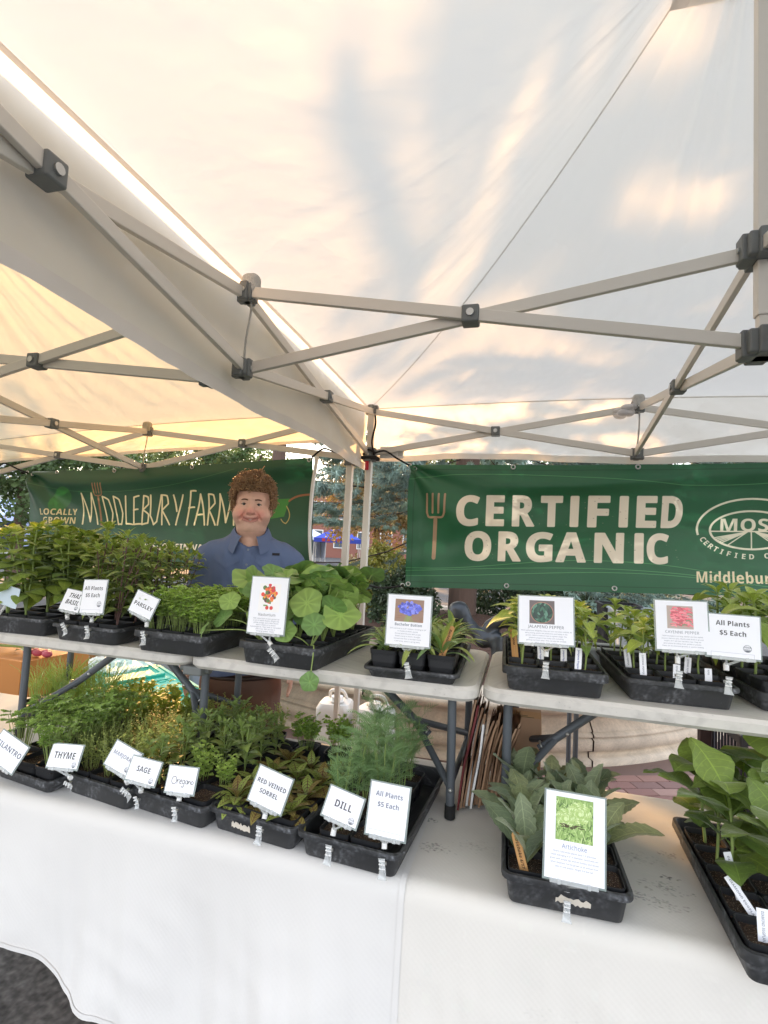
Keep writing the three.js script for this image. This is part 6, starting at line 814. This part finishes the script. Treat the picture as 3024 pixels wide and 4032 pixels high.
// ---------------------------------------------------------------- market beyond
function farTent(label, x, z, ry, col, w, wall, h = 2.15, words) {
  const t = thing('market_tent', label, 'canopy tent', [x, 0, z], ry), m = std({ color: lin(...col), roughness: 0.9, side: DS });
  const pk = h + 0.95, c = [[-1, -1], [1, -1], [1, 1], [-1, 1]].map(([a, b]) => V(a * w / 2, h, b * w / 2));
  for (let k = 0; k < 4; k++) { const a = c[k], b = c[(k + 1) % 4]; part('roof_panel', grid(6, 5, (u, v) => { const p = a.clone().lerp(b, u).lerp(V(0, pk, 0), v); p.y -= 0.12 * Math.sin(v * Math.PI) * Math.sin(u * Math.PI); return p.toArray(); }), m, t); part('valance', grid(4, 1, (u, v) => { const p = a.clone().lerp(b, u); return [p.x * 1.004, p.y - v * 0.3, p.z * 1.004]; }), m, t); part('leg', rod(V(a.x * 0.98, 0, a.z * 0.98), V(a.x * 0.98, h, a.z * 0.98), 0.025), M.frame, t); if (wall && k !== 2) part('side_wall', grid(4, 2, (u, v) => { const p = a.clone().lerp(b, u); return [p.x * 0.995, lerp(0.3, h, v), p.z * 0.995]; }), m, t); }
  if (words) part('printed_words', merge([0, 1, 2, 3, 4, 5].map((i) => rbox(0.24, 0.22 - (i % 3) * 0.05, 0.01, 0.02, -1.0 + i * 0.36, h - 0.14, w / 2 * 1.004 + 0.012, 1))), std({ color: lin(0.5, 0.05, 0.05), roughness: 0.8 }), t);
}
farTent('distant white market tent with side walls seen between the tent posts', -17.2, -38, 0.5, [0.72, 0.76, 0.84], 3.6, true); farTent('distant blue market tent right of the white one', -12.6, -34, 0.35, [0.05, 0.08, 0.42], 3.4, false, 2.0, true); farTent('pale blue market tent at the left edge behind the basil', -22.5, -16.5, 0.1, [0.46, 0.54, 0.80], 5.2, true, 2.1); farTent('distant small white market tent low between the posts', -21.5, -40, 0.2, [0.7, 0.72, 0.78], 2.6, true, 1.0);
{ // brick building across the square, windows built in
  const t = thing('brick_building', 'red brick building glimpsed through the trees between the posts', 'building', [-24, 0, -58], 0.35), wl = std({ color: lin(0.26, 0.11, 0.08), roughness: 0.95 }), gl = std({ color: lin(0.10, 0.12, 0.14), roughness: 0.1 }), tr = std({ color: lin(0.7, 0.68, 0.64), roughness: 0.8 });
  part('wall', box(26, 8, 8, 0, 4, 0), wl, t); part('cornice', box(26.6, 0.5, 8.6, 0, 8.2, 0), tr, t);
  for (let r = 0; r < 2; r++) for (let i = 0; i < 9; i++) { const f = part('window', box(1.5, 2.1, 0.16, -11 + i * 2.75, 2.2 + r * 3.4, 4.02), tr, t); part('pane', box(1.25, 1.85, 0.06, -11 + i * 2.75, 2.2 + r * 3.4, 4.09), gl, f); }
  const h = thing('house', 'pale house with grey siding glimpsed at the far left', 'house', [-31, 0, -18], 0.4); part('wall', box(9, 6.5, 7, 0, 3.25, 0), std({ color: lin(0.5, 0.52, 0.5), roughness: 0.9 }), h); part('roof', new THREE.CylinderGeometry(0.1, 5.6, 2.6, 4).rotateY(Math.PI / 4).scale(1.25, 1, 1).translate(0, 7.8, 0), std({ color: lin(0.2, 0.2, 0.21), roughness: 0.9 }), h); for (let i = 0; i < 3; i++) { const f = part('window', box(1.1, 1.5, 0.1, -2.8 + i * 2.8, 3.8, 3.52), tr, h); part('pane', box(0.9, 1.3, 0.06, -2.8 + i * 2.8, 3.8, 3.56), gl, f); }
}
{ // far shopper in dark clothes
  const t = thing('person', 'distant person in dark clothes standing between the tent posts', 'person', [-8.15, 0, -18], 0.3);
  const f = (x, y, z) => { let d = sEll(x, y, z, [0, 1.63, 0], [0.08, 0.115, 0.095]); d = smin(d, sCap(x, y, z, [0, 1.4, 0], [0, 1.55, 0], 0.05), 0.04); d = smin(d, sEll(x, y, z, [0, 1.2, 0], [0.19, 0.26, 0.12]), 0.06); d = smin(d, sEll(x, y, z, [0, 0.93, 0], [0.17, 0.16, 0.12]), 0.08); for (const s of [-1, 1]) { d = smin(d, sCap(x, y, z, [s * 0.09, 0.88, 0], [s * 0.1, 0.06, 0.02], 0.085, 0.05), 0.04); d = smin(d, sCap(x, y, z, [s * 0.18, 1.36, 0], [s * 0.25, 1.08, 0.02], 0.05, 0.04), 0.03); d = smin(d, sCap(x, y, z, [s * 0.25, 1.08, 0.02], [s * 0.2, 0.9, 0.16], 0.04, 0.035), 0.02); } return d; };
  part('body', skin(f, [-0.35, 0, -0.25], [0.35, 1.8, 0.3], 0.025, (x, y) => (y > 1.5 ? (y > 1.69 ? [0.03, 0.02, 0.015] : [0.4, 0.25, 0.18]) : [0.012, 0.012, 0.016])), std({ vertexColors: true, roughness: 0.9 }), t);
}
// ---------------------------------------------------------------- the grower behind the table
{
  const t = thing('person', 'smiling man with curly brown hair in a blue button shirt and brown trousers', 'person', [-0.415, 0, 0.60], 0.42);
  const head = (x, y, z) => {
    const ax = Math.abs(x); let d = sEll(x, y, z, [0, 1.735, -0.012], [0.086, 0.115, 0.102]);
    d = smin(d, sEll(x, y, z, [0, 1.655, 0.018], [0.083, 0.066, 0.078]), 0.045);
    d = smin(d, sEll(ax, y, z, [0.050, 1.676, 0.052], [0.036, 0.032, 0.038]), 0.03);
    d = smin(d, sEll(x, y, z, [0, 1.612, 0.062], [0.032, 0.022, 0.028]), 0.035);
    d = smin(d, sEll(x, y, z, [0, 1.60, 0.024], [0.066, 0.034, 0.058]), 0.03);
    d = smin(d, sCap(ax, y, z, [0.0, 1.75, 0.083], [0.05, 1.748, 0.064], 0.012), 0.025);
    d = smax(d, -sEll(ax, y, z, [0.034, 1.727, 0.106], [0.021, 0.013, 0.018]), 0.016);
    d = smin(d, sCap(ax, y, z, [0.018, 1.7335, 0.083], [0.05, 1.7325, 0.070], 0.0065), 0.006);
    d = smin(d, sCap(ax, y, z, [0.018, 1.7165, 0.083], [0.05, 1.717, 0.070], 0.007), 0.007);
    d = smin(d, sCap(x, y, z, [0, 1.735, 0.088], [0, 1.694, 0.107], 0.0105, 0.015), 0.014);
    d = smin(d, sEll(x, y, z, [0, 1.688, 0.108], [0.0175, 0.0145, 0.016]), 0.008);
    d = smin(d, sEll(ax, y, z, [0.0155, 1.686, 0.097], [0.011, 0.010, 0.012]), 0.006);
    d = smax(d, -sEll(ax, y, z, [0.007, 1.676, 0.108], [0.004, 0.004, 0.006]), 0.004);
    const my = 1.648 + ax * ax * 7; // smile line
    d = smax(d, -(Math.max(Math.abs(y - my) - 0.0068 + ax * 0.12, ax - 0.037) + (z < 0.05 ? 1 : 0)), 0.004);
    d = smin(d, sCap(ax, y, z, [0, 1.6555, 0.094], [0.034, 1.661, 0.078], 0.0048, 0.003), 0.006);
    d = smin(d, sCap(ax, y, z, [0, 1.639, 0.094], [0.032, 1.654, 0.079], 0.0062, 0.003), 0.006);
    d = smax(d, -sCap(ax, y, z, [0.026, 1.688, 0.098], [0.048, 1.652, 0.084], 0.0035), 0.012);
    d = smin(d, smax(sEll(ax, y, z, [0.087, 1.705, -0.012], [0.013, 0.034, 0.021]), -sEll(ax, y, z, [0.101, 1.708, -0.006], [0.008, 0.02, 0.012]), 0.006), 0.008);
    d = smin(d, sCap(x, y, z, [0, 1.47, -0.03], [0, 1.62, -0.018], 0.068, 0.061), 0.025);
    d = smin(d, sEll(x, y, z, [0, 1.43, -0.01], [0.16, 0.115, 0.088]), 0.05); d = smin(d, sCap(x, y, z, [0, 1.55, 0.01], [0, 1.42, 0.068], 0.05, 0.05), 0.04);
    return d;
  };
  const skinC = (x, y, z) => { const ax = Math.abs(x); let c = [0.72, 0.435, 0.33]; const red = (cx, cy, r, k) => { const q = k * Math.exp(-((ax - cx) ** 2 + (y - cy) ** 2) / (r * r)); c = [c[0] * (1 + 0.03 * q), c[1] * (1 - 0.32 * q), c[2] * (1 - 0.28 * q)]; }; if (z > 0.02) { red(0.045, 1.675, 0.026, 0.9); red(0, 1.69, 0.02, 0.8); if (ax < 0.036 && Math.abs(y - (1.648 + ax * ax * 7)) < 0.0125 && z > 0.07) c = [0.55, 0.24, 0.20]; if (y < 1.665 && y > 1.59) { const s = 0.5 + 0.5 * N3(x * 300, y * 300, z * 300); c = c.map((q) => q * (0.93 - 0.10 * s * sst(1.665, 1.63, y))); } } const n = 1 + 0.07 * N3(x * 60, y * 60, z * 60); return c.map((q) => q * n); };
  const hand = (s) => (x, y, z) => { const H = [s * 0.245, 0.93, 0.09]; let d = sEll(x, y, z, H, [0.02, 0.048, 0.042]); const F = [[-0.028, 0.072], [-0.010, 0.082], [0.010, 0.078], [0.027, 0.064]]; for (const [dz, L] of F) { d = smin(d, sCap(x, y, z, [H[0], H[1] - 0.03, H[2] + dz], [H[0] - s * 0.004, H[1] - 0.03 - L * 0.5, H[2] + dz * 1.1 + 0.006], 0.0095, 0.0088), 0.006); d = smin(d, sCap(x, y, z, [H[0] - s * 0.004, H[1] - 0.03 - L * 0.5, H[2] + dz * 1.1 + 0.006], [H[0] - s * 0.014, H[1] - 0.03 - L, H[2] + dz * 1.1 + 0.014], 0.0088, 0.0078), 0.005); } d = smin(d, sCap(x, y, z, [H[0] - s * 0.004, H[1] + 0.02, H[2] + 0.034], [H[0] - s * 0.014, H[1] - 0.035, H[2] + 0.058], 0.012, 0.0095), 0.012); d = smin(d, sCap(x, y, z, [s * 0.262, 1.04, 0.06], [s * 0.248, 0.955, 0.086], 0.034, 0.027), 0.02); return d; };
  const body = (x, y, z) => { let d = sCap(x, y, z, [0, 1.2, 0], [0, 1.42, -0.01], 0.13, 0.1); d = smin(d, sEll(x, y, z, [0, 0.95, 0], [0.16, 0.14, 0.12]), 0.1); for (const s of [-1, 1]) { d = smin(d, sCap(x, y, z, [s * 0.1, 0.86, 0], [s * 0.11, 0.1, 0], 0.085, 0.045), 0.05); d = smin(d, sCap(x, y, z, [s * 0.12, 1.4, -0.01], [s * 0.205, 1.39, 0], 0.045), 0.04); d = smin(d, sCap(x, y, z, [s * 0.205, 1.39, 0], [s * 0.245, 1.17, -0.02], 0.04, 0.034), 0.03); d = smin(d, sCap(x, y, z, [s * 0.245, 1.17, -0.02], [s * 0.262, 1.03, 0.06], 0.034, 0.03), 0.03); } return d; };
  const skinMat = phy({ vertexColors: true, roughness: 0.5, sheen: 0.1 });
  const bodyGeo = merge([skin(head, [-0.125, 1.50, -0.135], [0.125, 1.86, 0.14], 0.0035, skinC), skin(head, [-0.2, 1.34, -0.14], [0.2, 1.51, 0.15], 0.008, skinC), skin(body, [-0.36, 0.04, -0.2], [0.36, 1.40, 0.2], 0.014, () => [0.72, 0.435, 0.33]), skin(hand(-1), [-0.33, 0.80, -0.02], [-0.18, 1.06, 0.18], 0.0045, () => [0.72, 0.435, 0.33]), skin(hand(1), [0.18, 0.80, -0.02], [0.33, 1.06, 0.18], 0.0045, () => [0.72, 0.435, 0.33])]);
  const bm = part('body', bodyGeo, skinMat, t);
  const eyeM = std({ vertexColors: true, roughness: 0.15 });
  for (const s of [-1, 1]) { const g = new THREE.SphereGeometry(0.012, 28, 20), p = g.attributes.position, col = []; for (let i = 0; i < p.count; i++) { const r = Math.hypot(p.getX(i), p.getY(i)); const f = p.getZ(i) > 0; col.push(...(f && r < 0.0026 ? [0.005, 0.005, 0.005] : f && r < 0.0062 ? [0.05, 0.045, 0.04] : [0.42, 0.36, 0.32])); } g.setAttribute('color', new THREE.Float32BufferAttribute(col, 3)); part('eye', g.translate(s * 0.034, 1.7253, 0.0752), eyeM, bm); part('eyelash', tube([[s * 0.0205, 1.7245, 0.0835], [s * 0.034, 1.7285, 0.0865], [s * 0.049, 1.7245, 0.0775]], 0.0019, 10, 5), std({ color: lin(0.05, 0.028, 0.02), roughness: 0.9 }), bm); part('eyebrow', tube([[s * 0.016, 1.7455, 0.095], [s * 0.036, 1.7485, 0.088], [s * 0.057, 1.740, 0.070]], 0.0036, 12, 6), std({ color: lin(0.14, 0.07, 0.04), roughness: 0.9 }), bm); }
  part('teeth', grid(10, 2, (u, v) => { const x = (u - 0.5) * 0.05; return [x, 1.6465 + v * 0.006 + x * x * 7, 0.0905 - x * x * 12]; }), std({ color: lin(0.72, 0.66, 0.58), roughness: 0.3, side: DS }), bm);
  { // curls
    const R = rng(88), l = [], hl = (x, y, z) => { // hair surface reach
      const front = z > 0.02; if (y < 1.63) return false; if (front && Math.abs(x) < 0.082 && y < 1.792 - 0.30 * Math.max(0, Math.abs(x) - 0.05)) return false; if (z > -0.005 && y < 1.685) return false; if (Math.abs(x) > 0.06 && z > 0.045 && y < 1.77) return false; return true; };
    const cap = skin((x, y, z) => { const e = sEll(x, y, z, [0, 1.762, -0.018], [0.098, 0.112, 0.108]); return smin(smax(e, -Math.min(...[[0.10 - Math.abs(x), 0]].map(() => Math.max(0.016 - z, y - 1.788 + 0.0)) ) * 1, 0.012), 1, 0.001) ; }, [-0.12, 1.62, -0.14], [0.12, 1.9, 0.12], 0.006);
    const hm = part('hair', cap, std({ color: lin(0.22, 0.125, 0.065), roughness: 0.8 }), bm);
    let n = 0, tries = 0; while (n < 1500 && tries++ < 20000) { const a = R() * 6.28, e = Math.asin(lerp(-0.85, 1, R())), bump = N3(Math.cos(a) * 2.2, Math.sin(e) * 2.6, Math.sin(a) * 2.2), k = 0.97 + R() * 0.10 + 0.13 * bump + (e > 0.5 ? 0.05 : 0), x = Math.cos(a) * Math.cos(e) * 0.102 * k, y = 1.765 + Math.sin(e) * 0.122 * k, z = -0.016 + Math.sin(a) * Math.cos(e) * 0.114 * k; if (!hl(x, y + 0.012 * N3(x * 40, 3), z)) continue; n++;
      const nrm = V(x / 0.011, (y - 1.762) / 0.0144, (z + 0.016) / 0.013).normalize(), t1 = V(R() - 0.5, R() - 0.8, R() - 0.5).cross(nrm).normalize(), t2 = nrm.clone().cross(t1), rr = 0.005 + R() * 0.008, pts = [], ph = R() * 6, st = 0.002 + R() * 0.0035, lift = R() < 0.12 ? 0.004 : 0.0016; for (let q = 0; q <= 7; q++) { const b = ph + q * 0.8; pts.push(V(x, y, z).addScaledVector(t1, Math.cos(b) * rr).addScaledVector(nrm, Math.sin(b) * rr * 0.7 + lift * q * R()).addScaledVector(t2, (q - 3.5) * st)); } l.push(new THREE.TubeGeometry(new THREE.CatmullRomCurve3(pts), 11, 0.0012 + R() * 0.0011, 3)); const kk = 0.7 + R() * 0.65, ct = l[l.length - 1].attributes.position.count, cc = new Float32Array(ct * 3); for (let q = 0; q < ct; q++) { cc[q * 3] = 0.42 * kk; cc[q * 3 + 1] = 0.25 * kk; cc[q * 3 + 2] = 0.13 * kk; } l[l.length - 1].setAttribute('color', new THREE.BufferAttribute(cc, 3)); }
    part('curls', merge(l), phy({ vertexColors: true, roughness: 0.5, transmission: 0.2, thickness: 0 }), hm, true);
  }
  // shirt
  const shirtF = (x, y, z) => {
    let d = sEll(x, y, z, [0, 1.33, 0.0], [0.215, 0.21, 0.135]); d = smin(d, sCap(x, y, z, [-0.165, 1.44, -0.015], [0.165, 1.44, -0.015], 0.066), 0.07); d = smin(d, sCap(x, y, z, [0, 1.47, -0.03], [0, 1.54, -0.03], 0.105, 0.083), 0.06);
    d = smin(d, sEll(x, y, z, [0, 1.10, 0.025], [0.205, 0.25, 0.165]), 0.09); d = smin(d, sEll(x, y, z, [0, 0.93, 0.01], [0.195, 0.16, 0.15]), 0.08);
    for (const s of [-1, 1]) { d = smin(d, sCap(x, y, z, [s * 0.205, 1.405, -0.01], [s * 0.245, 1.18, -0.02], 0.072, 0.06), 0.035); d = smin(d, sCap(x, y, z, [s * 0.245, 1.18, -0.02], [s * 0.25, 1.02, 0.065], 0.058, 0.047), 0.025); }
    d = smax(d, -sCap(x, y, z, [0, 1.62, 0.02], [0.0, 1.53, 0.03], 0.078, 0.07), 0.01); d = smax(d, -sCap(x, y, z, [0, 1.57, 0.10], [0.0, 1.485, 0.135], 0.060, 0.034), 0.01);
    d = smax(d, 0.885 + 0.012 * Math.sin(x * 9) - y, 0.006);
    const w = 0.008 * N3(x * 9 + y * 4, y * 7 - x * 5, z * 9) + 0.0045 * N3(x * 22, y * 16 + x * 12, z * 22) + 0.007 * Math.max(0, N3(x * 12 - y * 10, y * 5, z * 6 + 3)) * sst(1.5, 1.2, y);
    return d + w;
  };
  const shirtM = std({ color: lin(0.11, 0.155, 0.285), roughness: 0.85, side: DS, bumpMap: weave, bumpScale: 0.0003 });
  const sh = part('shirt', skin(shirtF, [-0.37, 0.86, -0.2], [0.37, 1.60, 0.22], 0.0085), shirtM, bm); sh.position.y = 0.035;
  const front = (x, y) => { let z = 0.26; for (let i = 0; i < 60; i++) { const d = shirtF(x, y, z); if (d < 0.0006) break; z -= Math.max(0.0008, d * 0.6); } return z; };
  const patch = (x0, x1, yT, yB, off, nu = 12, nv = 12) => grid(nu, nv, (u, v) => { const x = lerp(x0, x1, u), y = lerp(typeof yT === 'function' ? yT(u) : yT, typeof yB === 'function' ? yB(u) : yB, v); return [x, y, front(x, y) + off + 0.003 * Math.sin(Math.PI * u) * (v > 0.8 ? 1 : 0)]; });
  part('placket', patch(-0.017, 0.017, 1.475, 0.92, 0.0035, 4, 40), shirtM, sh);
  const flapB = (u) => 1.405 - 0.022 * Math.abs(Math.sin(u * Math.PI)) + 0.006 * Math.sin(u * 9);
  part('pocket_flap', patch(-0.155, -0.035, 1.445, flapB, 0.006, 14, 6), shirtM, sh); part('pocket_flap', patch(0.04, 0.155, 1.445, flapB, 0.006, 14, 6), shirtM, sh);
  part('pocket', patch(-0.150, -0.040, 1.41, 1.28, 0.0035), shirtM, sh); part('pocket', patch(0.045, 0.150, 1.41, 1.28, 0.0035), shirtM, sh);
  part('pocket_tab', patch(0.115, 0.150, 1.460, 1.448, 0.007, 4, 2), std({ color: lin(0.01, 0.012, 0.02), roughness: 0.8 }), sh);
  for (const y of [1.47, 1.40, 1.32, 1.23, 1.14, 1.05]) part('button', new THREE.CylinderGeometry(0.0055, 0.0055, 0.003, 14).rotateX(Math.PI / 2).translate(0.001, y, front(0.001, y) + 0.006), std({ color: lin(0.20, 0.23, 0.30), roughness: 0.4 }), sh);
  { // collar: a folded band open at the front, each end drawn to a point
    const half = (s) => grid(26, 5, (u, v) => { const a = lerp(0.42, Math.PI, u), sp = Math.pow(1 - u, 3), r0 = lerp(0.076, 0.084, 1 - u) , r1 = lerp(0.115, 0.098, u) + sp * 0.008, yT = lerp(1.535, 1.59, sst(0, 0.6, u)), yB = lerp(1.47, 1.525, sst(0, 0.55, u)) - sp * 0.02, r = lerp(r0, r1, Math.pow(v, 0.7)), y = lerp(yT, yB, v); const fx = Math.sin(a) * r + sp * v * 0.012, fz = Math.cos(a) * r - 0.018 + sp * (0.035 + v * 0.022) + 0.004 * Math.sin(v * 3.1); return [s * fx, y, fz]; });
    part('collar', merge([half(1), half(-1)]), shirtM, sh);
  }
  const trF = (x, y, z) => { let d = sEll(x, y, z, [0, 0.90, 0.0], [0.185, 0.14, 0.14]); for (const s of [-1, 1]) { d = smin(d, sCap(x, y, z, [s * 0.092, 0.84, 0], [s * 0.105, 0.48, 0.01], 0.105, 0.082), 0.03); d = smin(d, sCap(x, y, z, [s * 0.105, 0.48, 0.01], [s * 0.115, 0.07, -0.01], 0.082, 0.066), 0.02); } return smax(d, 0.05 - y, 0.004) + 0.004 * N3(x * 10, y * 8, z * 10) + 0.003 * N3(x * 24, y * 12, z * 24); };
  const tr = part('trousers', skin(trF, [-0.25, 0.03, -0.18], [0.25, 1.02, 0.18], 0.011), std({ color: lin(0.15, 0.085, 0.062), roughness: 0.9, side: DS, bumpMap: weave, bumpScale: 0.0004 }), bm);
  part('belt', (() => { const pts = []; for (let i = 0; i <= 40; i++) { const a = i / 40 * Math.PI * 2; pts.push([Math.sin(a) * 0.186, 0.905, Math.cos(a) * 0.142]); } return tube(pts, 0.012, 60, 6); })(), std({ color: lin(0.03, 0.015, 0.01), roughness: 0.5 }), tr);
  for (const s of [-1, 1]) part('shoe', skin((x, y, z) => smin(sEll(x, y, z, [s * 0.115, 0.045, 0.07], [0.05, 0.045, 0.12]), sEll(x, y, z, [s * 0.115, 0.06, -0.02], [0.045, 0.06, 0.07]), 0.04), [s * 0.115 - 0.08, -0.01, -0.12], [s * 0.115 + 0.08, 0.14, 0.22], 0.012), std({ color: lin(0.04, 0.03, 0.025), roughness: 0.7 }), bm);
}
scene.traverse((o) => { if (o.isMesh) o.castShadow = o.receiveShadow = true; });
renderer.render(scene, camera);
